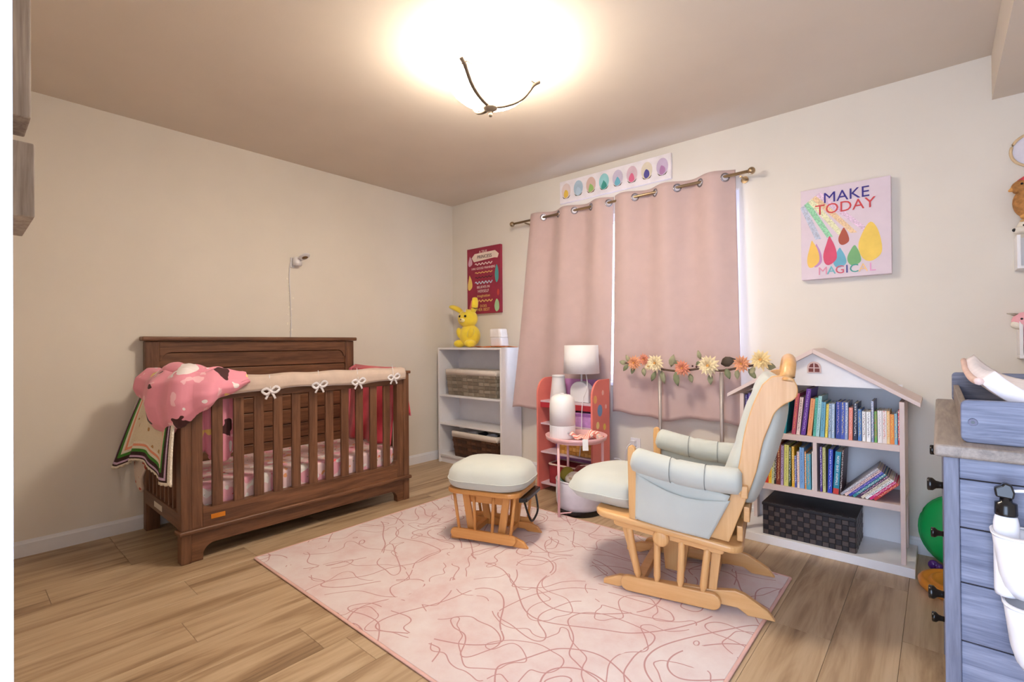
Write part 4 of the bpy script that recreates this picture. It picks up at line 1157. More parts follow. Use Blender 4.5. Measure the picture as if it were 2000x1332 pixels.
B().prism([(0.232, 0.03), (0.318, 0.03), (0.352, 0.245), (0.212, 0.262)], lambda a, z_: G_(a, 0.19, z_), lambda a, z_: G_(a, 0.215, z_)).build('pedestal_board', m_mz, gl, bev=0.003, local=True)
SL = -0.118
def deckz(u): return 0.346+SL*(u-0.0)
poly = rrect(-0.025, 0.572, -0.070, 0.470, 0.055, 7)
B().prism(poly, lambda a, b_: G_(a, b_, deckz(a)-0.030), lambda a, b_: G_(a, b_, deckz(a))).build('seat_deck', m_mx, gl, bev=0.010, seg=3, local=True)
panel = [(0.676, 0.946), (0.716, 0.950), (0.750, 0.934), (0.763, 0.898), (0.753, 0.864), (0.715, 0.838), (0.686, 0.806), (0.669, 0.760), (0.645, 0.690), (0.621, 0.575), (0.580, 0.450), (0.522, 0.2876), (0.448, 0.296), (0.476, 0.362), (0.524, 0.462), (0.558, 0.588), (0.580, 0.724), (0.608, 0.828), (0.644, 0.914)]
pc = [(p.x, p.y) for p in catmull([(a, b_, 0) for a, b_ in panel[:11]], 4)]+panel[11:13]+[(p.x, p.y) for p in catmull([(a, b_, 0) for a, b_ in panel[13:]], 4)]
for v in (-0.030, 0.430):
    sideprism(pc, v-0.012, v+0.012).build('back_side_panel', m_mz, gl, bev=0.004, local=True)
for s_, v in ((1, -0.055), (-1, 0.455)):
    # front arm post
    B().prism([(0.132, deckz(0.13)-0.001), (0.168, deckz(0.168)-0.001), (0.163, 0.600), (0.158, 0.632), (0.145, 0.640), (0.131, 0.634), (0.128, 0.60)], lambda a, z_: G_(a, v-0.013, z_), lambda a, z_: G_(a, v+0.013, z_)).build('arm_post', m_mz, gl, bev=0.004, local=True)
    B().prism([(0.15, 0.560), (0.57, 0.490), (0.57, 0.510), (0.15, 0.580)], lambda a, z_: G_(a, v-0.020, z_), lambda a, z_: G_(a, v+0.020, z_)).build('arm_rail', m_mx, gl, bev=0.004, local=True)
    B().prism([(0.565, 0.475), (0.592, 0.475), (0.592, 0.522), (0.565, 0.522)], lambda a, z_: G_(a, v-0.016, z_), lambda a, z_: G_(a, v+0.026*s_, z_)).build('arm_bracket', m_mx, gl, bev=0.004, local=True)
    pts = []; rs = []
    for k in range(33):
        q = k/32
        u = lerp(0.147, 0.572, q); z_ = lerp(0.585, 0.536, q)-0.016*sin(pi*q)
        pinch = 1-0.10*math.exp(-((q-0.40)/0.02)**2)-0.08*math.exp(-((q-0.70)/0.02)**2)
        e = min(1, (q/0.05)) if q < 0.05 else (min(1, (1-q)/0.05) if q > 0.95 else 1)
        pts.append(G_(u, v, z_)); rs.append(0.051*pinch*(0.62+0.38*sqrt(max(0, 1-(1-e)**2))))
    o = B().tube(pts, rs, 20, flat=1.0).build('arm_cushion', m_cush, gl, smooth=True, local=True)
    for q in (0.40, 0.70):
        i = int(q*32); c = pts[i]; r = rs[i]+0.0015
        ringp = [c+V((0, cos(2*pi*k/24)*r, sin(2*pi*k/24)*r)) for k in range(24)]
        B().tube(ringp, 0.0018, 5, closed=True).build('seam', m_seam, o, smooth=True, local=True)
    # hanging side pocket
    def pk_(s, q, bulge=0.0, top=0.0):
        ut = lerp(0.165, 0.530, s); ub = lerp(0.160, 0.452, s)
        zt = lerp(0.545, 0.480, s)-top*(0.35+0.65*sin(pi*s)); zb = lerp(deckz(0.16)+0.005, deckz(0.45)+0.005, s)
        return G_(lerp(ut, ub, q), v-s_*(0.014+bulge*sin(pi*min(1, max(0, s)))*sin(pi*(0.25+0.6*q))), lerp(zt, zb, q))
    o = B().grid(lambda s, q: pk_(s, q), 20, 12).build('side_cloth', m_cush, gl, smooth=True, solid=0.004, local=True)
    B().grid(lambda s, q: pk_(s, q, 0.020, 0.055), 24, 14).build('pocket', m_cush, o, smooth=True, solid=0.004, local=True)
# seat cushion, T shaped
def seatz(u, v, topside):
    a = min(1.0, max(0.0, 1-((u-0.13)/0.36)**6)); b_ = min(1.0, max(0.0, 1-((v-0.20)/0.26)**6))
    return a*b_
def seat():
    # outline in (u,v)
    half = [(-0.205, 0.0), (-0.200, 0.09), (-0.165, 0.175), (-0.09, 0.225), (0.03, 0.232), (0.100, 0.215), (0.118, 0.185), (0.15, 0.178), (0.30, 0.178), (0.46, 0.175), (0.50, 0.15), (0.505, 0.0)]
    out = [(p.x, p.y) for p in catmull([(a, b_, 0) for a, b_ in half], 4)]
    full = [(u, 0.20-w_) for u, w_ in out]+[(u, 0.20+w_) for u, w_ in reversed(out[1:-1])]
    n = len(full); cu, cv_ = 0.13, 0.20
    levels = [(0.0, 0.80), (0.016, 0.93), (0.045, 1.0), (0.050, 1.012), (0.055, 1.0), (0.085, 0.955), (0.105, 0.86), (0.120, 0.70), (0.128, 0.45), (0.131, 0.2)]
    vs = []; fs = []
    for dz, sc in levels:
        for (u, v) in full:
            uu, vv = lerp(cu, u, sc), lerp(cv_, v, sc)
            drop = 0.014*max(0, (-0.02-uu)/0.18)
            vs.append(G_(uu, vv, deckz(max(uu, -0.02))+0.004+dz-drop*0.5+0.006*sin(14*uu+3)*sin(11*vv)*(1 if dz > 0.09 else 0)))
    for i in range(len(levels)-1):
        for k in range(n):
            fs.append((i*n+k, i*n+(k+1) % n, (i+1)*n+(k+1) % n, (i+1)*n+k))
    fs.append(tuple(range(n-1, -1, -1))); fs.append(tuple((len(levels)-1)*n+k for k in range(n)))
    o = B().add(vs, fs).build('seat_cushion', m_cush, gl, smooth=True, local=True)
    pip = [vs[3*n+k] for k in range(n)]
    B().tube(pip, 0.003, 6, closed=True).build('piping', m_cush, o, smooth=True, local=True)
seat()
def backc():
    # cushion slab following a curved line in (u,z)
    line = catmull([(0.478, 0.40, 0), (0.535, 0.50, 0), (0.585, 0.64, 0), (0.625, 0.78, 0), (0.662, 0.885, 0), (0.688, 0.928, 0)], 5)
    n = len(line); prof = 22; vs = []; fs = []
    for i, p in enumerate(line):
        q = i/(n-1)
        d = (line[min(i+1, n-1)]-line[max(i-1, 0)]).normalized(); nr = V((-d.y, d.x, 0))
        th = 0.062*(0.35+0.65*sqrt(max(0.0, 1-(2*q-1)**4)))*(1-0.12*math.exp(-((q-0.38)/0.03)**2)-0.12*math.exp(-((q-0.70)/0.03)**2))
        for k in range(prof):
            a = 2*pi*k/prof
            vv = 0.20+0.205*(abs(cos(a))**0.5)*(1 if cos(a) >= 0 else -1)
            off = th*(abs(sin(a))**0.7)*(1 if sin(a) >= 0 else -1)*1.05
            vs.append(G_(p.x+nr.x*off*1.0+0.010, vv, p.y+nr.y*off))
    for i in range(n-1):
        for k in range(prof):
            fs.append((i*prof+k, i*prof+(k+1) % prof, (i+1)*prof+(k+1) % prof, (i+1)*prof+k))
    fs.append(tuple(range(prof-1, -1, -1))); fs.append(tuple((n-1)*prof+k for k in range(prof)))
    o = B().add(vs, fs).build('back_cushion', m_cush, gl, smooth=True, local=True, sub=1)
    # rear bulge seen past the side panel
    vs2 = [(0.60, 0.44), (0.655, 0.60), (0.700, 0.76), (0.715, 0.83)]
    ln = catmull([(a, b_, 0) for a, b_ in vs2], 6)
    b2 = B()
    b2.tube([G_(p.x-0.022, 0.20, p.y) for p in ln], [0.045+0.010*sin(pi*i/(len(ln)-1)) for i in range(len(ln))], 18, upv=(0, 1, 0), flat=1.0)
    for i in range(len(b2.v)):
        b2.v[i].y *= 4.2
    b2.build('lumbar_pad', m_cush, gl, smooth=True, local=True)
backc()
B().tube(catmull([G_(0.728, -0.030, 0.925), G_(0.734, -0.012, 0.968), G_(0.738, 0.04, 0.994), G_(0.740, 0.20, 1.004), G_(0.738, 0.36, 0.994), G_(0.734, 0.412, 0.968), G_(0.728, 0.43, 0.925)], 6), 0.024, 14).build('crest_rail', m_mz, gl, smooth=True, local=True)
for v in (0.09, 0.16, 0.24, 0.31):
    B().tube([G_(0.56, v, 0.33), G_(0.668, v, 0.70), G_(0.725, v, 0.975)], 0.010, 10).build('back_spindle', m_mz, gl, smooth=True, local=True)
for zc, uc in ((0.40, 0.585), (0.32, 0.56)):
    B().box(uc-0.3-0.011, uc-0.3+0.011, -0.22, 0.22, zc-0.03, zc+0.03).build('back_lower_rail', m_mx, gl, bev=0.004, local=True)

# ------------------------------------------------------------------ ottoman
ot = thing('glider_ottoman', 'maple gliding ottoman with pale cushion on the pink rug', 'ottoman', (1.688, -1.231, 0.0085), radians(20.03))
m_ox = wood('honey_x', (206, 140, 74), (222, 162, 96), 'x', 0.32, 0.8, bump=0.04)
m_oz = wood('honey_z', (206, 140, 74), (222, 162, 96), 'z', 0.32, 0.8, bump=0.04)
def O_(u, v, z): return V((u-0.18, v-0.135, z))
def op(poly, v0, v1): return B().prism(poly, lambda a, z_: O_(a, v0, z_), lambda a, z_: O_(a, v1, z_))
for v, s_ in ((-0.006, 1), (0.276, -1)):
    op([(-0.02, 0.0), (-0.02, 0.02), (0.03, 0.05), (0.36, 0.05), (0.405, 0.032), (0.432, 0.0), (0.35, 0.0), (0.33, 0.012), (0.05, 0.012), (0.03, 0.0)], v+s_*0.024-0.010, v+s_*0.024+0.010).build('runner_foot', m_ox, ot, bev=0.003, local=True)
    op(stad(-0.012, 0.372, 0.016, 0.012, 0.055), v-0.010, v+0.010).build('base_side_rail', m_ox, ot, bev=0.005, seg=3, local=True)
    for (ut, zt, ub, zb) in ((0.008, 0.268, 0.038, 0.068), (0.127, 0.268, 0.135, 0.068), (0.245, 0.268, 0.235, 0.066), (0.366, 0.268, 0.341, 0.064)):
        B().cyl(O_(ub, v, zb), O_(ut, v, zt), 0.0085, 0.0085, 10).build('spindle', m_oz, ot, smooth=True, local=True)
    vi = v+s_*0.034
    for ut, ub in ((0.065, 0.10), (0.305, 0.275)):
        op([(ut-0.020, 0.245), (ut-0.012, 0.262), (ut+0.012, 0.262), (ut+0.020, 0.245), (ub+0.022, 0.045), (ub-0.022, 0.045)], vi-0.008, vi+0.008).build('swing_arm', m_oz, ot, bev=0.003, local=True)
    op([(0.06, 0.205), (0.31, 0.205), (0.31, 0.250), (0.06, 0.250)], vi+s_*0.012-0.006, vi+s_*0.012+0.006).build('inner_rail', m_ox, ot, bev=0.002, local=True)
for u in (0.09, 0.28):
    B().box(u-0.18-0.014, u-0.18+0.014, -0.13, 0.13, 0.020, 0.050).build('cross_stretcher', m_ox, ot, bev=0.003, local=True)
B().prism(rrect(-0.035, 0.395, -0.045, 0.315, 0.07, 7), lambda a, b_: O_(a, b_, 0.266), lambda a, b_: O_(a, b_, 0.292)).build('top_frame', m_ox, ot, bev=0.008, seg=3, local=True)
def ocush():
    full = rrect(-0.050, 0.412, -0.058, 0.328, 0.13, 9); n = len(full); cu, cv_ = 0.181, 0.135
    levels = [(0.0, 0.86), (0.008, 0.95), (0.028, 1.0), (0.040, 1.005), (0.046, 1.016), (0.052, 1.005), (0.080, 0.985), (0.110, 0.90), (0.126, 0.75), (0.136, 0.5), (0.140, 0.25)]
    vs = []; fs = []
    for dz, sc in levels:
        for (u, v) in full:
            vs.append(O_(lerp(cu, u, sc), lerp(cv_, v, sc), 0.2925+dz))
    for i in range(len(levels)-1):
        for k in range(n):
            fs.append((i*n+k, i*n+(k+1) % n, (i+1)*n+(k+1) % n, (i+1)*n+k))
    fs.append(tuple(range(n-1, -1, -1))); fs.append(tuple((len(levels)-1)*n+k for k in range(n)))
    o = B().add(vs, fs).build('ottoman_cushion', m_cush, ot, smooth=True, local=True)
    B().tube([vs[4*n+k] for k in range(n)], 0.0026, 6, closed=True).build('piping', m_cush, o, smooth=True, local=True)
ocush()
B().prism([(0.385, 0.0), (0.425, 0.02), (0.425, 0.25), (0.385, 0.27)], lambda a, b_: O_(a, b_, 0.240), lambda a, b_: O_(a, b_, 0.262)).build('footrest_plate', m_blk, ot, bev=0.004, local=True)
B().tube(catmull([O_(0.405, 0.03, 0.245), O_(0.420, 0.05, 0.17), O_(0.430, 0.08, 0.125), O_(0.435, 0.135, 0.135), O_(0.430, 0.185, 0.155), O_(0.420, 0.205, 0.19), O_(0.405, 0.215, 0.245)], 5), 0.006, 8).build('footrest_bar', m_blk, ot, smooth=True, local=True)

# ------------------------------------------------------------------ flower garland on two posts
fs_ = thing('flower_garland_stand', 'garland of peach and cream flowers on two slim grey posts', 'flower stand', (2.415, -0.2, 0))
m_post = mat('grey_post', (176, 166, 162), 0.4, 0.3)
for x in (2.222, 2.612):
    B().cyl((x, -0.20, 0.012), (x, -0.20, 0.905), 0.0115).build('post', m_post, fs_, smooth=True)
B().box(2.16, 2.67, -0.235, -0.165, 0.0005, 0.012).build('base_plate', m_post, fs_, bev=0.003)
vine = catmull([(1.95, -0.20, 0.945), (2.1, -0.205, 0.952), (2.222, -0.2, 0.915), (2.36, -0.2, 0.905), (2.5, -0.2, 0.925), (2.612, -0.2, 0.915), (2.76, -0.2, 0.945), (2.87, -0.2, 0.96)], 8)
B().tube(vine, 0.007, 7).build('vine', mat('vine_brown', (98, 76, 62), 0.8), fs_, smooth=True)
pe = [mat('petal_%d' % i, c, 0.8, var=0.12, scale=40) for i, c in enumerate(((232, 168, 128), (244, 226, 186), (226, 150, 122), (246, 222, 166)))]
m_ctr = mat('flower_centre', (222, 160, 80), 0.9)
lfm = [mat('leaf_%d' % i, c, 0.7, var=0.15, scale=30) for i, c in enumerate(((146, 146, 116), (122, 128, 96), (166, 162, 128), (74, 62, 52)))]
def flower(c, r, mi):
    c = V(c); b = B()
    for ringi, (n, el, ln) in enumerate(((14, 0.05, 1.0), (12, 0.45, 0.85), (10, 0.85, 0.65), (6, 1.2, 0.5))):
        for k in range(n):
            a = 2*pi*k/n+ringi*0.3
            d = (V((cos(a), 0, sin(a)))*cos(el)+V((0, -1, 0))*sin(el))
            sd = V((-sin(a), 0, cos(a))); nn = d.cross(sd)
            L_ = r*ln*random.uniform(0.88, 1.1); wd = r*0.17
            p0 = c+d*r*0.08; p1 = c+d*L_*0.6; p2 = c+d*L_+V((0, -1, 0))*0.05*r
            b.add([p0-sd*wd*0.35, p0+sd*wd*0.35, p1+sd*wd, p1-sd*wd, p2, p1+nn*wd*0.3], [(0, 1, 5), (1, 2, 5), (3, 0, 5), (2, 4, 5), (4, 3, 5)])
    o = b.build('flower', pe[mi], fs_, rec=False)
    B().ball(c+V((0, -r*0.25, 0)), r*0.16, 10, 6).build('flower_centre', m_ctr, o, smooth=True)
def leaf(p, d, ln, wd, mi):
    p = V(p); d = V(d).normalized(); s_ = d.cross(V((0.2, -1, 0.1))).normalized(); n_ = d.cross(s_)
    vs = []
    for q, w_ in ((0, 0.05), (0.25, 0.8), (0.5, 1.0), (0.75, 0.7), (1.0, 0.03)):
        c = p+d*ln*q-n_*ln*0.12*sin(pi*q)
        vs += [c-s_*wd*w_*0.5, c+n_*wd*0.08, c+s_*wd*w_*0.5]
    fs = []
    for i in range(4):
        fs += [(3*i, 3*i+1, 3*i+4, 3*i+3), (3*i+1, 3*i+2, 3*i+5, 3*i+4)]
    B().add(vs, fs).build('leaf', lfm[mi], fs_, smooth=True, solid=0.0012, rec=False)
for x, z_, r, mi in ((2.055, 0.952, 0.052, 0), (2.125, 0.975, 0.042, 2), (2.205, 0.953, 0.062, 1), (2.385, 0.925, 0.055, 2), (2.545, 0.945, 0.070, 1), (2.735, 0.960, 0.052, 0), (2.838, 0.985, 0.062, 3), (2.155, 0.930, 0.03, 1)):
    flower((x, -0.225, z_), r, mi)
for k, (x, z_, dx, dz, ln, wd, mi) in enumerate(((1.99, 0.945, -1, 0.2, 0.06, 0.034, 0), (2.0, 0.94, -0.6, -0.8, 0.06, 0.030, 1), (2.01, 0.955, -0.4, 0.9, 0.055, 0.028, 2), (2.04, 0.925, -0.3, -1, 0.055, 0.03, 1),
        (2.11, 0.92, 0.2, -1, 0.06, 0.032, 0), (2.20, 0.90, -0.4, -1, 0.075, 0.032, 1), (2.235, 0.905, 0.3, -1, 0.09, 0.034, 0), (2.30, 0.93, 0.3, 1, 0.085, 0.042, 2), (2.33, 0.90, 0.25, -1, 0.095, 0.040, 1), (2.42, 0.89, 0.3, -1, 0.06, 0.034, 0),
        (2.46, 0.945, 0.9, 0.4, 0.05, 0.034, 1), (2.49, 0.98, -0.2, 1, 0.06, 0.028, 2), (2.545, 0.895, 0.1, -1, 0.07, 0.034, 0), (2.61, 0.955, 1, 0.35, 0.095, 0.062, 3), (2.64, 0.93, 0.4, -1, 0.07, 0.036, 1), (2.70, 0.925, 0.1, -1, 0.06, 0.03, 0),
        (2.765, 0.93, 0.7, -0.9, 0.075, 0.032, 1), (2.80, 0.945, -0.5, -1, 0.05, 0.03, 2), (2.855, 0.955, 1, -0.35, 0.065, 0.042, 0), (2.36, 0.95, -0.8, 0.3, 0.05, 0.03, 1))):
    leaf((x, -0.20-0.004*(k % 3), z_), (dx, -0.15, dz), ln, wd, mi)
for x, z_ in ((2.452, 0.940), (2.476, 0.936)):
    B().ball((x, -0.238, z_), 0.0065, 8, 6).build('dark_berry', mat('berry', (70, 24, 30), 0.4), fs_, smooth=True)

# ------------------------------------------------------------------ dollhouse bookcase
dh = thing('dollhouse_bookcase', 'white and blush dollhouse shaped bookcase with gabled roof', 'bookcase', (3.115, -0.19, 0))
m_bl = mat('blush_wood', (226, 206, 200), 0.45, var=0.03)
DY0, DY1 = -0.342, -0.030
B().box(2.722, 3.510, -0.366, -0.016, 0, 0.044).build('plinth', m_white, dh, bev=0.002)
for x0, x1 in ((2.756, 2.776), (3.458, 3.477)):
    B().box(x0, x1, DY0, DY1, 0.33, 0.80).build('side_panel', m_bl, dh, bev=0.001)
    B().box(x0, x1, DY0, DY0+0.045, 0.044, 0.33).build('leg', m_bl, dh, bev=0.001)
    B().box(x0, x1, DY1-0.06, DY1, 0.044, 0.33).build('leg', m_bl, dh, bev=0.001)
B().box(2.776, 3.458, DY1-0.008, DY1, 0.044, 0.86).build('back_panel', m_white, dh)
for z_ in (0.318, 0.597):
    B().box(2.776, 3.458, DY0+0.004, DY1-0.008, z_-0.030, z_).build('shelf', m_bl, dh, bev=0.001)
B().box(3.106, 3.124, DY0+0.006, DY1-0.008, 0.318, 0.567).build('divider', m_bl, dh, bev=0.001)
PK = (3.114, 1.050)
gp = [(2.795, 0.858), (3.432, 0.858), (3.114, 1.035)]
B().prism(gp, lambda a, z_: V((a, -0.332, z_)), lambda a, z_: V((a, -0.318, z_))).build('gable_front', m_white, dh)
for sx, tip in ((-1, (2.694, 0.797)), (1, (3.535, 0.802))):
    th = 0.020
    poly = [PK, tip, (tip[0], tip[1]-th), (PK[0], PK[1]-th*1.2)]
    B().prism(poly, lambda a, z_: V((a, -0.362, z_)), lambda a, z_: V((a, -0.018, z_))).build('roof_slab', m_bl, dh, bev=0.0015)
wn = [(3.085, 0.925), (3.147, 0.925), (3.147, 0.952)]+[(3.116+0.031*cos(radians(a)), 0.952+0.031*sin(radians(a))) for a in range(15, 180, 15)]+[(3.085, 0.952)]
o = B().prism(wn, lambda a, z_: V((a, -0.332, z_)), lambda a, z_: V((a, -0.337, z_))).build('attic_window', mat('window_pink', (216, 190, 184), 0.5), dh)
for q in ([(3.092, 0.930), (3.113, 0.930), (3.113, 0.948), (3.092, 0.948)], [(3.119, 0.930), (3.140, 0.930), (3.140, 0.948), (3.119, 0.948)],
          [(3.093, 0.953), (3.113, 0.953), (3.113, 0.975), (3.100, 0.969)], [(3.119, 0.953), (3.139, 0.953), (3.132, 0.969), (3.119, 0.975)]):
    B().prism(q, lambda a, z_: V((a, -0.3368, z_)), lambda a, z_: V((a, -0.3382, z_))).build('pane', mat('pane_brown', (120, 56, 50), 0.5), o)
# black woven box
bx = thing('black_woven_box', 'black woven strap box with lid at bottom of dollhouse bookcase', 'box', (3.08, -0.22, 0.0445))
ZB = 0.0445
B().prism([(2.868, ZB), (3.284, ZB), (3.284, 0.212), (2.868, 0.212)], lambda a, z_: V((a, -0.338, z_)), lambda a, z_: V((a, -0.062, z_))).build('box_body', mat('black_board', (30, 26, 30), 0.6), bx)
bwm = [mat('black_strap_%d' % i, c, 0.45, bump=0.2) for i, c in enumerate(((80, 68, 66), (66, 56, 58), (28, 24, 30), (36, 30, 36)))]
woven(bx, lambda u, v: (V((lerp(2.868, 3.284, u), -0.3385, lerp(ZB, 0.200, v))), V((0, -1, 0))), 15, 6, bwm, 'woven_strap', 0.003, 0.03, True)
woven(bx, lambda u, v: (V((3.2845, lerp(-0.338, -0.062, u), lerp(ZB, 0.200, v))), V((1, 0, 0))), 9, 6, bwm, 'woven_strap', 0.003, 0.03, True)
B().prism([(2.864, 0.200), (3.288, 0.200), (3.288, 0.214), (2.864, 0.214)], lambda a, z_: V((a, -0.3425, z_)), lambda a, z_: V((a, -0.058, z_))).build('lid', bwm[2], bx, bev=0.002)
woven(bx, lambda u, v: (V((lerp(2.866, 3.286, u), lerp(-0.342, -0.316, v), 0.2142)), V((0, 0, 1))), 15, 1, [bwm[3], mat('strap_worn', (110, 92, 80), 0.5)], 'woven_strap', 0.0025)
# ---- books
m_page = mat('book_pages', (234, 224, 208), 0.9, var=0.08, scale=90)
def book_mat(c, c2):
    nm = 'cover_%d_%d_%d_%d_%d_%d' % (c+c2)
    if nm in MATS: return MATS[nm]
    mt, nt, b = base(nm)
    L = nt.links
    vec = coords(nt, (220, 8, 240))
    no = N(nt, 'ShaderNodeTexNoise', i_Scale=1.0, i_Detail=2.0); L.new(vec, no.inputs['Vector'])
    mp = N(nt, 'ShaderNodeTexCoord')
    sp = N(nt, 'ShaderNodeSeparateXYZ'); L.new(mp.outputs['Object'], sp.inputs[0])
    ab = N(nt, 'ShaderNodeMath', operation='ABSOLUTE'); L.new(sp.outputs[0], ab.inputs[0])
    lt = N(nt, 'ShaderNodeMath', operation='LESS_THAN'); L.new(ab.outputs[0], lt.inputs[0]); lt.inputs[1].default_value = 0.0030
    gt = N(nt, 'ShaderNodeMath', operation='GREATER_THAN'); L.new(no.outputs['Fac'], gt.inputs[0]); gt.inputs[1].default_value = 0.54
    zz = N(nt, 'ShaderNodeMath', operation='GREATER_THAN'); L.new(sp.outputs[2], zz.inputs[0]); zz.inputs[1].default_value = 0.022
    m1 = N(nt, 'ShaderNodeMath', operation='MULTIPLY'); L.new(lt.outputs[0], m1.inputs[0]); L.new(gt.outputs[0], m1.inputs[1])
    m2 = N(nt, 'ShaderNodeMath', operation='MULTIPLY'); L.new(m1.outputs[0], m2.inputs[0]); L.new(zz.outputs[0], m2.inputs[1])
    mx = N(nt, 'ShaderNodeMix', data_type='RGBA'); L.new(m2.outputs[0], mx.inputs[0]); mx.inputs[6].default_value = lin(c); mx.inputs[7].default_value = lin(c2)
    L.new(mx.outputs[2], b.inputs['Base Color']); b.inputs['Roughness'].default_value = 0.4
    MATS[nm] = mt
    return mt
def book(label, x, z, th, h, dep, c, c2=(245, 240, 235), tilt=0.0, yf=-0.325, grp=None, title=None):
    """x: left foot of the spine, tilt about Y (positive leans to +x)"""
    r = bpy.data.objects.new('book', None); COL.objects.link(r); r.empty_display_size = 0.03
    sh = th/2*cos(tilt)
    r.location = (x+sh, yf, z+(th/2*sin(abs(tilt)) if tilt else 0)+0.0004)
    r.rotation_euler = (0, tilt, 0)
    ROOT[r.name] = (None, Matrix.Translation(r.location) @ Matrix.Rotation(tilt, 4, 'Y'))
    tag(r, label, 'book', grp)
    cv_ = B(); e = min(0.0016, th*0.18)
    w_ = th/2
    cv_.add([(-w_, 0, 0), (w_, 0, 0), (w_, dep, 0), (w_-e, dep, 0), (w_-e, e, 0), (-w_+e, e, 0), (-w_+e, dep, 0), (-w_, dep, 0)] +
            [(-w_, 0, h), (w_, 0, h), (w_, dep, h), (w_-e, dep, h), (w_-e, e, h), (-w_+e, e, h), (-w_+e, dep, h), (-w_, dep, h)],
            [(i, (i+1) % 8, 8+(i+1) % 8, 8+i) for i in range(8)]+[(0, 5, 4, 1), (1, 4, 3, 2), (0, 7, 6, 5), (8, 9, 12, 13), (9, 10, 11, 12), (8, 13, 14, 15)])
    o = cv_.build('cover', book_mat(c, c2), r, local=True)
    B().box(-w_+e, w_-e, e, dep-0.004, 0.003, h-0.003).build('page_block', m_page, r, local=True)
    if title:
        text(title, th*0.62, ROOT[r.name][1] @ Matrix.Translation((0, -0.0006, h*0.56)) @ Matrix.Rotation(pi/2, 4, 'X') @ Matrix.Rotation(-pi/2, 4, 'Z'), mat('title_white', (244, 244, 244), 0.5), o, extrude=0.0003)
    return r
WH = (246, 242, 238); DK = (50, 40, 60)
# upper shelf, px position of spine bottom edges in the photograph -> x along the shelf front
def px2x(px):   # horizontal pixel to x on the spine plane (y = -0.325)
    k = (px-1000)/FPX
    d = V((fw.x+r2.x*k, fw.y+r2.y*k))
    t_ = (-0.325-CAM.y)/d.y
    return CAM.x+d.x*t_
US = 'dollhouse bookcase upper shelf'
up_ = [  # px0, px1, height, colour, mark, lean, label
 (1454, 1459, .20, (84, 60, 150), WH, 0, 'dark violet book standing first against the left upper shelf end'),
 (1460, 1466, .21, (110, 84, 176), WH, 0, 'lilac purple book beside the first violet upper shelf book'),
 (1467, 1479, .19, (60, 90, 160), WH, 0, 'steel blue upper shelf book half hidden behind the chair back'),
 (1481, 1494, .20, (190, 80, 70), WH, 0.03, 'brick red upper shelf book half hidden behind the chair back'),
 (1496, 1507, .19, (236, 214, 190), DK, 0.06, 'cream upper shelf book half hidden behind the chair back'),
 (1511, 1521, .185, (226, 196, 190), (190, 40, 40), 0.10, 'pale book with red spine print leaning beside the teal one'),
 (1524, 1533, .20, (22, 140, 156), (240, 190, 80), 0.12, 'teal book with yellow print leaning on the upper shelf'),
 (1544, 1552, .225, (190, 84, 110), (244, 170, 70), 0.10, 'magenta book with orange flowers on the upper shelf'),
 (1553, 1560, .205, (240, 214, 210), DK, 0.10, 'slim pale pink book beside the magenta flowered one'),
 (1562, 1571, .252, (106, 58, 160), (220, 200, 240), 0.12, 'tallest purple hardback on the upper shelf'),
 (1574, 1583, .20, (238, 170, 116), (230, 100, 60), 0.10, 'orange spotted book right beside the tall purple hardback'),
 (1584, 1591, .205, (96, 190, 170), (20, 120, 110), 0.07, 'sea green book on the upper shelf'),
 (1591, 1598, .215, (176, 224, 226), (90, 150, 170), 0.07, 'pale aqua book between sea green and sky blue'),
 (1598, 1608, .185, (110, 176, 204), (60, 110, 140), 0.05, 'sky blue book with dark title beside the yellow one'),
 (1609, 1614, .175, (240, 222, 90), (200, 160, 40), 0.05, 'thin yellow book on the upper shelf'),
 (1615, 1621, .180, (176, 196, 220), DK, 0.03, 'thin powder blue book next to the thin yellow one'),
 (1621, 1628, .180, (160, 186, 214), WH, 0.02, 'grey blue book left of the navy pair'),
 (1630, 1639, .190, (40, 62, 156), (210, 180, 200), 0.02, 'navy blue thick book on the upper shelf'),
 (1639, 1648, .190, (60, 84, 178), (240, 220, 120), 0.02, 'royal blue book with yellow dots on upper shelf'),
 (1648, 1654, .190, (150, 164, 200), WH, 0.02, 'muted lavender blue book beside the royal blue one'),
 (1655, 1663, .165, (236, 136, 114), (250, 200, 190), 0.02, 'salmon coloured book on the upper shelf'),
 (1664, 1672, .188, (32, 36, 66), WH, 0.02, 'black and navy book with white print on upper shelf'),
 (1673, 1681, .160, (70, 120, 190), (230, 220, 90), 0.0, 'medium blue book with yellow print on upper shelf'),
 (1682, 1689, .150, (244, 242, 240), (120, 60, 60), 0.0, 'white book with brown print on the upper shelf'),
 (1690, 1699, .150, (250, 250, 250), DK, 0.0, 'clean white book with dark script on upper shelf'),
 (1700, 1705, .205, (150, 160, 196), WH, 0.0, 'tall thin slate blue book on the upper shelf'),
 (1706, 1711, .155, (110, 180, 80), (220, 60, 60), 0.0, 'thin green book with red print on upper shelf'),
 (1712, 1721, .160, (244, 238, 236), (190, 190, 200), 0.0, 'thick white book with grey foot on upper shelf'),
 (1721, 1730, .160, (240, 226, 220), (220, 90, 80), 0.0, 'white book with red stripes on the upper shelf'),
 (1730, 1736, .160, (248, 214, 150), (240, 150, 80), 0.0, 'peach yellow book on the upper shelf'),
 (1736, 1745, .145, (238, 140, 36), (250, 220, 90), 0.0, 'bright orange book on the upper shelf'),
 (1745, 1751, .150, (120, 180, 214), (246, 220, 90), 0.0, 'light blue and yellow book beside the bright orange one'),
 (1752, 1759, .165, (206, 54, 62), WH, 0.0, 'red book with white lettering at the right upper shelf end'),
]
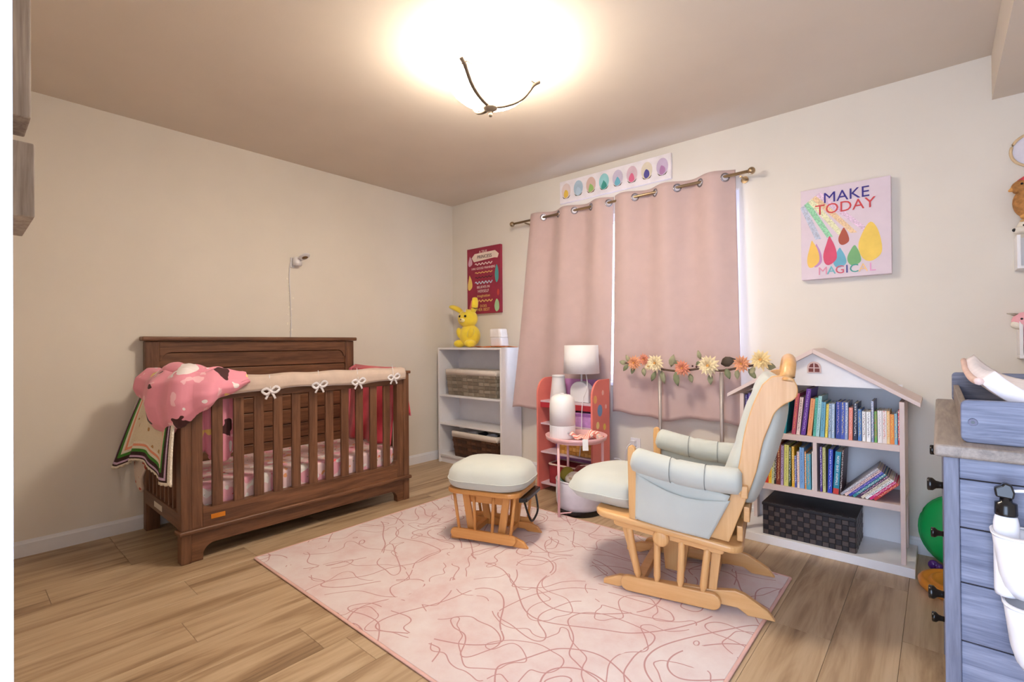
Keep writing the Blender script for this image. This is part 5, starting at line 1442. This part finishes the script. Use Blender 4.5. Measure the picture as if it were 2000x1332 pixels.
def shelf_row(rows, zs, grp, last=2.7765):
    pt, ph = 0.0, 0.2
    for p0, p1, h, c, c2, tl, lab in rows:
        x0, x1 = px2x(p0), px2x(p1)
        x0 = max(x0, last+0.0006+max(0.0, (sin(pt)-sin(tl))*min(ph, h)))
        x1 = min(x1, 3.457)
        th = max(0.006, x1-x0-0.0008)
        book(lab, x0, zs, th, h*0.97, min(0.20, h*0.85), c, c2, tl, -0.322-0.004*random.random(), grp)
        last = x0+th/cos(tl); pt, ph = tl, h
shelf_row(up_, 0.597, 'books on the upper dollhouse shelf')
lo_ = [
 (1480, 1487, .18, (66, 54, 48), (220, 200, 120), 0.03, 'dark brown book first in the lower left row'),
 (1490, 1498, .19, (212, 60, 44), (250, 220, 120), 0.03, 'scarlet book in the lower left compartment'),
 (1498, 1504, .195, (244, 204, 60), (200, 60, 50), 0.03, 'golden yellow book next to scarlet in lower left'),
 (1504, 1509, .20, (214, 220, 170), DK, 0.03, 'pale green thin book in the lower left compartment'),
 (1509, 1513, .215, (40, 36, 36), WH, 0.03, 'thin black book in the lower left compartment'),
 (1513, 1521, .235, (130, 54, 40), (250, 220, 160), 0.03, 'rust brown book in the lower left compartment'),
 (1521, 1527, .220, (190, 166, 204), DK, 0.02, 'lilac book in the lower left compartment'),
 (1528, 1537, .225, (224, 222, 130), (150, 150, 60), 0.02, 'lime yellow book in the lower left compartment'),
 (1537, 1542, .215, (60, 84, 50), WH, 0.02, 'thin dark green book in the lower left compartment'),
 (1543, 1549, .220, (232, 180, 50), (250, 240, 190), 0.0, 'amber book in the lower left compartment'),
 (1549, 1553, .170, (84, 96, 180), WH, 0.0, 'small indigo book in the lower left compartment'),
 (1554, 1559, .195, (240, 226, 220), (220, 120, 90), 0.0, 'ivory book in the lower left compartment'),
 (1559, 1568, .220, (132, 176, 226), (70, 110, 180), 0.0, 'pale sky blue book in the lower left compartment'),
 (1569, 1572, .200, (238, 150, 70), WH, 0.0, 'thin orange book in the lower left compartment'),
 (1572, 1581, .190, (90, 166, 190), (250, 180, 90), 0.0, 'turquoise and orange picture book in lower left compartment'),
 (1583, 1590, .205, (248, 246, 244), (150, 140, 160), 0.0, 'white book with scattered letters beside the divider'),
]
shelf_row(lo_, 0.318, 'books in the lower left compartment')
lr_ = [
 (1599, 1603, .235, (96, 60, 160), WH, 0.0, 'thin purple book against the divider'),
 (1604, 1610, .235, (206, 204, 140), (120, 110, 60), 0.0, 'olive yellow thin book beside the thin purple one'),
 (1613, 1622, .228, (40, 66, 190), (220, 226, 246), 0.03, 'royal blue checked book in lower right compartment'),
]
shelf_row(lr_, 0.318, 'books in the lower right compartment', 3.1248)
nb = book('teal book titled NOISY BABY ANIMALS with red foot label', px2x(1623)+0.002, 0.318, 0.024, 0.215, 0.17, (30, 140, 170), (30, 140, 170), 0.06, -0.332, 'books in the lower right compartment', 'NOISY BABY ANIMALS')
B().box(-0.0118, 0.0118, -0.0006, 0.0, 0.001, 0.030).build('foot_label', mat('label_red', (206, 60, 50), 0.5), nb, local=True)
book('dark brown thin book right of the teal animals book', px2x(1623)+0.0290, 0.318, 0.007, 0.225, 0.17, (84, 48, 44), WH, 0.06, -0.325, 'books in the lower right compartment')
# leaning row
lean = [(0.012, .235, (170, 168, 180), WH, 'grey slim book at the back of the leaning row'), (0.010, .235, (232, 200, 196), DK, 'pink white slim book in the leaning row'),
        (0.013, .235, (54, 62, 170), (190, 170, 230), 'deep blue book in the leaning row'), (0.012, .230, (40, 140, 150), WH, 'teal slim book in the leaning row'),
        (0.014, .235, (74, 30, 74), (230, 190, 210), 'plum book with pale title in the leaning row'), (0.015, .240, (232, 220, 200), DK, 'cream book in the leaning row'),
        (0.012, .225, (240, 240, 242), DK, 'white slim book in the leaning row'), (0.013, .235, (216, 30, 120), WH, 'hot pink book in the leaning row'), (0.013, .235, (206, 40, 46), (250, 210, 160), 'red book lowest in the leaning row')]
xl = px2x(1638)
for k, (th, h, c, c2, lab) in enumerate(lean):
    tl = 0.78; h = lerp(0.212, 0.128, k/8); th = 0.0112
    book(lab, xl, 0.318, th, h, 0.19, c, c2, tl, -0.328, 'leaning books in the lower right compartment')
    xl += th/cos(tl)+0.0010

# ------------------------------------------------------------------ dresser
m_dz = wood('blue_grey_wood_z', (96, 98, 116), (128, 130, 148), 'z', 0.5, 1.3, c3=(74, 76, 96), bump=0.2)
m_dx = wood('blue_grey_wood_x', (92, 96, 118), (136, 140, 160), 'x', 0.5, 1.6, c3=(70, 74, 98), bump=0.25)
m_dy = wood('blue_grey_wood_warm_lit_y', (122, 110, 102), (156, 142, 130), 'y', 0.5, 1.3, c3=(98, 90, 88), bump=0.2)  # same wood tinted warm, lamp light put into the colour of these faces
ds = thing('dresser', 'blue grey wooden dresser with black knobs at the room edge', 'dresser', (3.85, -1.448, 0))
B().box(3.590, 4.105, -1.955, -0.940, 0.855, 0.880).build('dresser_top', m_dy, ds, bev=0.006, seg=3)
for x0, x1 in ((3.604, 3.628), (4.07, 4.10)):
    for y0, y1 in ((-1.942, -1.90), (-0.995, -0.953)):
        B().box(x0, x1, y0, y1, 0.0, 0.855).build('corner_post', m_dz, ds, bev=0.002)
for y in (-1.934, -0.967):
    zt = [0.855, 0.812, 0.716, 0.607, 0.492, 0.375, 0.255, 0.135]
    for a, b_ in zip(zt[:-1], zt[1:]):
        B().box(3.628, 4.07, y, y+0.014, b_+0.0012, a-0.0012).build('side_plank', m_dx, ds, bev=0.0015)
    B().box(3.628, 4.07, y+0.004, y+0.010, 0.12, 0.855).build('side_backing', m_dark, ds)
B().box(3.66, 4.09, -1.90, -0.995, 0.06, 0.85).build('carcass', m_dy, ds)
for z0, z1 in ((0.63, 0.845), (0.375, 0.625), (0.12, 0.37)):
    dr = B().box(3.606, 3.66, -1.895, -1.0, z0, z1).build('drawer', m_dy, ds, bev=0.003)
    zk = {0.63: 0.753, 0.375: 0.502, 0.12: 0.245}[z0]
    for yk in (-1.75, -1.28):
        kb = B().tube([(3.606, yk, zk), (3.600, yk, zk), (3.592, yk, zk), (3.586, yk, zk), (3.578, yk, zk), (3.576, yk, zk)], [0.008, 0.0075, 0.009, 0.0145, 0.0150, 0.0125], 16)
        kb.build('knob', m_blk, dr, smooth=True)
tr = thing('changing_tray', 'blue grey wooden changing tray on top of the dresser', 'changing tray', (3.84, -1.45, 0.8804))
TZ0, TZ1 = 0.8804, 0.966
for y0, y1 in ((-1.900, -1.884), (-1.012, -0.996)):
    poly = rrect(3.632, 4.075, TZ0, TZ1+(0.012 if y0 > -1.5 else 0), 0.012, 4)
    B().prism(poly, lambda a, z_: V((a, y0, z_)), lambda a, z_: V((a, y1, z_))).build('end_board', m_dx, tr, bev=0.002)
for x0 in (3.636, 4.057):
    B().box(x0, x0+0.014, -1.884, -1.012, TZ0, TZ1-0.03).build('side_board', m_dy, tr, bev=0.002)
bo = B().cyl((3.650, -1.900, 0.922), (3.650, -1.903, 0.922), 0.0075, 0.0070, 16).build('bolt', mat('gunmetal', (70, 66, 74), 0.3, 0.9), tr)
B().cyl((3.650, -1.903, 0.922), (3.650, -1.9035, 0.922), 0.0035, 0.0035, 6).build('hex_socket', m_blk, bo)
pad = thing('changing_pad', 'white contoured changing pad lying in the dresser tray', 'changing pad', (3.85, -1.45, 0.8804))
def padf(s, q):
    x = lerp(3.662, 4.045, s); y = lerp(-1.86, -1.03, q)
    edge = abs(2*s-1)
    z_ = 0.915+0.075*edge**3+0.012*(2*q-1)**2+0.03*max(0, q-0.85)*4*edge**2
    return (x, y, z_)
pb = B().grid(padf, 24, 24)
n0 = len(pb.v)
o = pb.build('pad_cover', mat('pad_white', (240, 230, 232), 0.8, sheen=0.3), pad, smooth=True)
md = o.modifiers.new('thickness', 'SOLIDIFY'); md.thickness = 0.032; md.offset = -1
B().tube([padf(0.0, k/20) for k in range(21)], 0.008, 8).build('edge_roll', mat('pad_edge', (226, 196, 186), 0.8), pad, smooth=True)

# cups with bottles hung on the dresser side
def cup(label, x0, ztop, w_, h, yb=-1.9375):
    t = thing('hanging_cup', label, 'storage cup', (x0+w_/2, yb-0.045, ztop-h))
    y0, y1 = yb-0.088, yb-0.0005
    vs = []; fs = []
    secs = [(0.0, 0.52), (0.15, 0.72), (0.35, 0.84), (0.75, 0.94), (1.0, 1.0)]
    cx, cy = x0+w_/2, y1
    outl = rrect(-w_/2, w_/2, -(y1-y0), 0.0, 0.030, 6)
    n = len(outl)
    def lay(sc, z_, ins=0.0):
        return [(cx+a*sc*(1-ins), min(cy, cy+b_*(0.55+0.45*sc)*(1-ins)-0.001*(ins > 0)), z_) for a, b_ in outl]
    rings = [lay(sc, ztop-h+h*q) for q, sc in secs]+[lay(sc, ztop-h+h*q+0.003, 0.05) for q, sc in reversed(secs)]
    for r_ in rings: vs += r_
    for i in range(len(rings)-1):
        for k in range(n):
            fs.append((i*n+k, i*n+(k+1) % n, (i+1)*n+(k+1) % n, (i+1)*n+k))
    fs.append(tuple(range(n-1, -1, -1))); fs.append(tuple((len(rings)-1)*n+k for k in range(n)))
    B().add(vs, fs).build('cup_body', m_plw, t, smooth=True)
    B().tube([(p[0], p[1]-0.0005, ztop) for p in lay(1.0, ztop)], 0.0022, 6, closed=True).build('cup_rim', m_plw, t, smooth=True)
    return t
cup('white plastic cup holding black topped bottle on dresser side', 3.670, 0.735, 0.105, 0.110)
cup('lower white plastic cup on dresser side holding a pale tube', 3.684, 0.612, 0.110, 0.120)
bt = thing('spray_bottle', 'white bottle with black pump cap in the hanging cup', 'bottle', (3.690, -1.978, 0.62))
bxp, byp = 3.690, -1.978
B().lathe([(0, 0.62), (0.016, 0.62), (0.017, 0.628), (0.0175, 0.75), (0.016, 0.76), (0.0145, 0.765), (0, 0.765)], (bxp, byp, 0), 24).build('bottle_body', m_plw, bt, smooth=True)
B().lathe([(0.0152, 0.7655), (0.0160, 0.768), (0.0152, 0.788), (0.009, 0.79), (0.008, 0.8), (0, 0.8)], (bxp, byp, 0), 20).build('cap', m_blk, bt, smooth=True)
B().prism([(-0.014, 0.798), (0.010, 0.796), (0.012, 0.808), (0.008, 0.822), (-0.002, 0.826), (-0.006, 0.82), (-0.016, 0.814)], lambda a, z_: V((bxp+a, byp-0.008, z_)), lambda a, z_: V((bxp+a, byp+0.008, z_))).build('pump_head', m_blk, bt, bev=0.003)
tbp = thing('lotion_tube', 'pale lotion tube standing in the lower hanging cup', 'tube', (3.750, -1.98, 0.5000))
B().lathe([(0, 0.4970), (0.020, 0.4970), (0.021, 0.5100), (0.021, 0.590), (0.017, 0.602), (0.010, 0.606), (0, 0.607)], (3.738, -1.978, 0), 24).build('tube_body', mat('tube_cream', (236, 228, 218), 0.4), tbp, smooth=True)
B().lathe([(0, 0.6072), (0.010, 0.6072), (0.010, 0.620), (0, 0.621)], (3.738, -1.978, 0), 16).build('tube_cap', m_plw, tbp, smooth=True)
B().tube(catmull([(bxp+0.010, byp+0.004, 0.81), (bxp+0.028, byp+0.006, 0.812), (bxp+0.06, byp+0.010, 0.808), (bxp+0.10, byp+0.015, 0.794)], 6), 0.0030, 6).build('spout', m_plw, bt, smooth=True)

# ------------------------------------------------------------------ toys behind the dresser
gt_ = thing('green_toy_disc', 'bright green round plastic toy leaning by the wall behind dresser', 'toy', (3.66, -0.09, 0.0))
B().ball((3.668, -0.115, 0.176), (0.150, 0.060, 0.172), 28, 16).build('toy_shell', mat('green_plastic', (20, 184, 92), 0.35, var=0.04), gt_, smooth=True)
B().tube([(3.668+0.150*cos(2*pi*k/36), -0.115, 0.176+0.172*sin(2*pi*k/36)) for k in range(36)], 0.005, 6, closed=True).build('edge_ridge', mat('green_rim', (14, 160, 80), 0.4), gt_, smooth=True)
og_ = thing('orange_toy_drum', 'low orange round plastic toy on the floor behind dresser', 'toy', (3.68, -0.36, 0))
B().lathe([(0, 0), (0.150, 0), (0.162, 0.012), (0.165, 0.030), (0.158, 0.040), (0.145, 0.044), (0.138, 0.038), (0.126, 0.036), (0.120, 0.043), (0.110, 0.044), (0.104, 0.038), (0, 0.037)], (3.683, -0.40, 0), 40).build('toy_body', mat('orange_plastic', (226, 146, 48), 0.4, var=0.05), og_, smooth=True)
B().ball((3.640, -0.42, 0.048), (0.018, 0.018, 0.012), 12, 8).build('red_button', mat('red_plastic', (214, 44, 36), 0.35), og_, smooth=True)
B().ball((3.655, -0.455, 0.045), (0.014, 0.014, 0.009), 12, 8).build('black_button', m_blk, og_, smooth=True)
pu = B().ball((3.572, -0.195, 0.024), (0.022, 0.018, 0.024), 12, 8).ball((3.592, -0.20, 0.020), (0.018, 0.016, 0.020), 12, 8)
o = pu.build('purple_toy', mat('purple_gloss', (84, 40, 130), 0.2), smooth=True, origin=(3.58, -0.195, 0))
md = o.modifiers.new('remesh', 'REMESH'); md.mode = 'VOXEL'; md.voxel_size = 0.004; md.use_smooth_shade = True
tag(o, 'tiny shiny purple toy on floor between green and orange toys', 'toy')

# ------------------------------------------------------------------ wall display at the right edge
def ledge(label, x0, z0, z1):
    t = thing('white_wall_shelf', label, 'wall shelf', (x0+0.12, -0.002, z0))
    B().box(x0, x0+0.24, -0.012, -0.001, z0, z1).build('backboard', m_white, t, bev=0.001)
    B().box(x0, x0+0.24, -0.115, -0.012, z0, z0+0.012).build('ledge_board', m_white, t, bev=0.001)
    B().box(x0, x0+0.012, -0.115, -0.012, z0+0.012, z1).build('end_board', m_white, t, bev=0.001)
    return t
ledge('white box wall shelf under the brown plush toys', 3.868, 1.405, 1.556)
ledge('white box wall shelf behind the pink horned plush', 3.872, 1.003, 1.17)
hp = thing('embroidery_hoop', 'round wooden hoop with white cloth high on wall', 'wall hoop', (3.935, -0.004, 1.85))
B().tube([(3.935+0.075*cos(2*pi*k/40), -0.012, 1.955+0.075*sin(2*pi*k/40)) for k in range(40)], 0.006, 8, closed=True).build('hoop_ring', mat('hoop_wood', (218, 190, 150), 0.5), hp, smooth=True)
B().prism([(3.935+0.072*cos(2*pi*k/40), 1.955+0.072*sin(2*pi*k/40)) for k in range(40)], lambda a, z_: V((a, -0.006, z_)), lambda a, z_: V((a, -0.009, z_))).build('hoop_cloth', mat('hoop_cloth', (226, 222, 232), 0.8), hp)
m_fb = mat('brown_fur', (176, 124, 70), 0.95, var=0.3, scale=60, bump=0.9, bscale=110); m_fw = mat('cream_fur', (236, 228, 214), 0.95, bump=0.5)
ch = thing('brown_plush_bird', 'fuzzy brown plush bird on the wall shelf', 'plush toy', (3.915, -0.07, 1.628))
B().ball((3.920, -0.07, 1.705), (0.062, 0.045, 0.076), 20, 14).build('body', m_fb, ch, smooth=True)
B().ball((3.893, -0.075, 1.775), (0.040, 0.036, 0.034), 16, 10).build('head', m_fb, ch, smooth=True)
B().tube([(3.866, -0.078, 1.772), (3.846, -0.082, 1.763)], [0.016, 0.004], 10).build('beak', mat('beak_tan', (216, 158, 88), 0.7), ch, smooth=True)
B().ball((3.886, -0.110, 1.783), 0.005, 8, 6).build('eye', m_blk, ch, smooth=True)
B().ball((3.900, -0.085, 1.640), (0.020, 0.03, 0.012), 10, 6).build('foot', mat('beak_tan', (216, 158, 88), 0.7), ch, smooth=True)
B().lathe([(0.034, 1.792), (0.030, 1.808), (0.012, 1.822), (0, 1.824)], (3.905, -0.07, 0), 16).build('striped_cap', mat('cap_red', (200, 70, 80), 0.8, var=0.4, scale=60), ch, smooth=True)
dg_ = thing('white_plush_dog', 'white and tan plush dog head under the brown bird', 'plush toy', (3.92, -0.07, 1.556))
B().ball((3.920, -0.065, 1.597), (0.048, 0.042, 0.040), 18, 12).build('head', m_fw, dg_, smooth=True)
B().ball((3.882, -0.085, 1.580), (0.024, 0.022, 0.018), 14, 8).build('snout', m_fw, dg_, smooth=True)
B().ball((3.862, -0.092, 1.582), 0.008, 10, 6).build('nose', m_blk, dg_, smooth=True)
B().ball((3.892, -0.105, 1.598), 0.005, 8, 6).build('eye', m_blk, dg_, smooth=True)
B().ball((3.915, -0.072, 1.622), (0.034, 0.038, 0.014), 14, 8).build('tan_patch', mat('tan_fur', (196, 160, 112), 0.95), dg_, smooth=True)
un = thing('pink_plush_unicorn', 'pink plush head with a silver horn on wall shelf', 'plush toy', (3.92, -0.075, 1.016))
B().ball((3.925, -0.07, 1.105), (0.050, 0.042, 0.088), 18, 12).build('neck', mat('pink_fur', (240, 176, 186), 0.95, bump=0.4), un, smooth=True)
B().ball((3.895, -0.08, 1.170), (0.046, 0.040, 0.042), 18, 12).build('head', mat('pink_fur', (240, 176, 186), 0.95, bump=0.4), un, smooth=True)
B().ball((3.872, -0.088, 1.155), (0.026, 0.026, 0.022), 14, 8).build('snout', m_fw, un, smooth=True)
B().tube([(3.872, -0.085, 1.197), (3.834, -0.09, 1.207)], [0.009, 0.0015], 10).build('horn', mat('silver_horn', (176, 166, 150), 0.3, 0.6), un, smooth=True)
B().ball((3.880, -0.115, 1.180), 0.005, 8, 6).build('eye', m_blk, un, smooth=True)
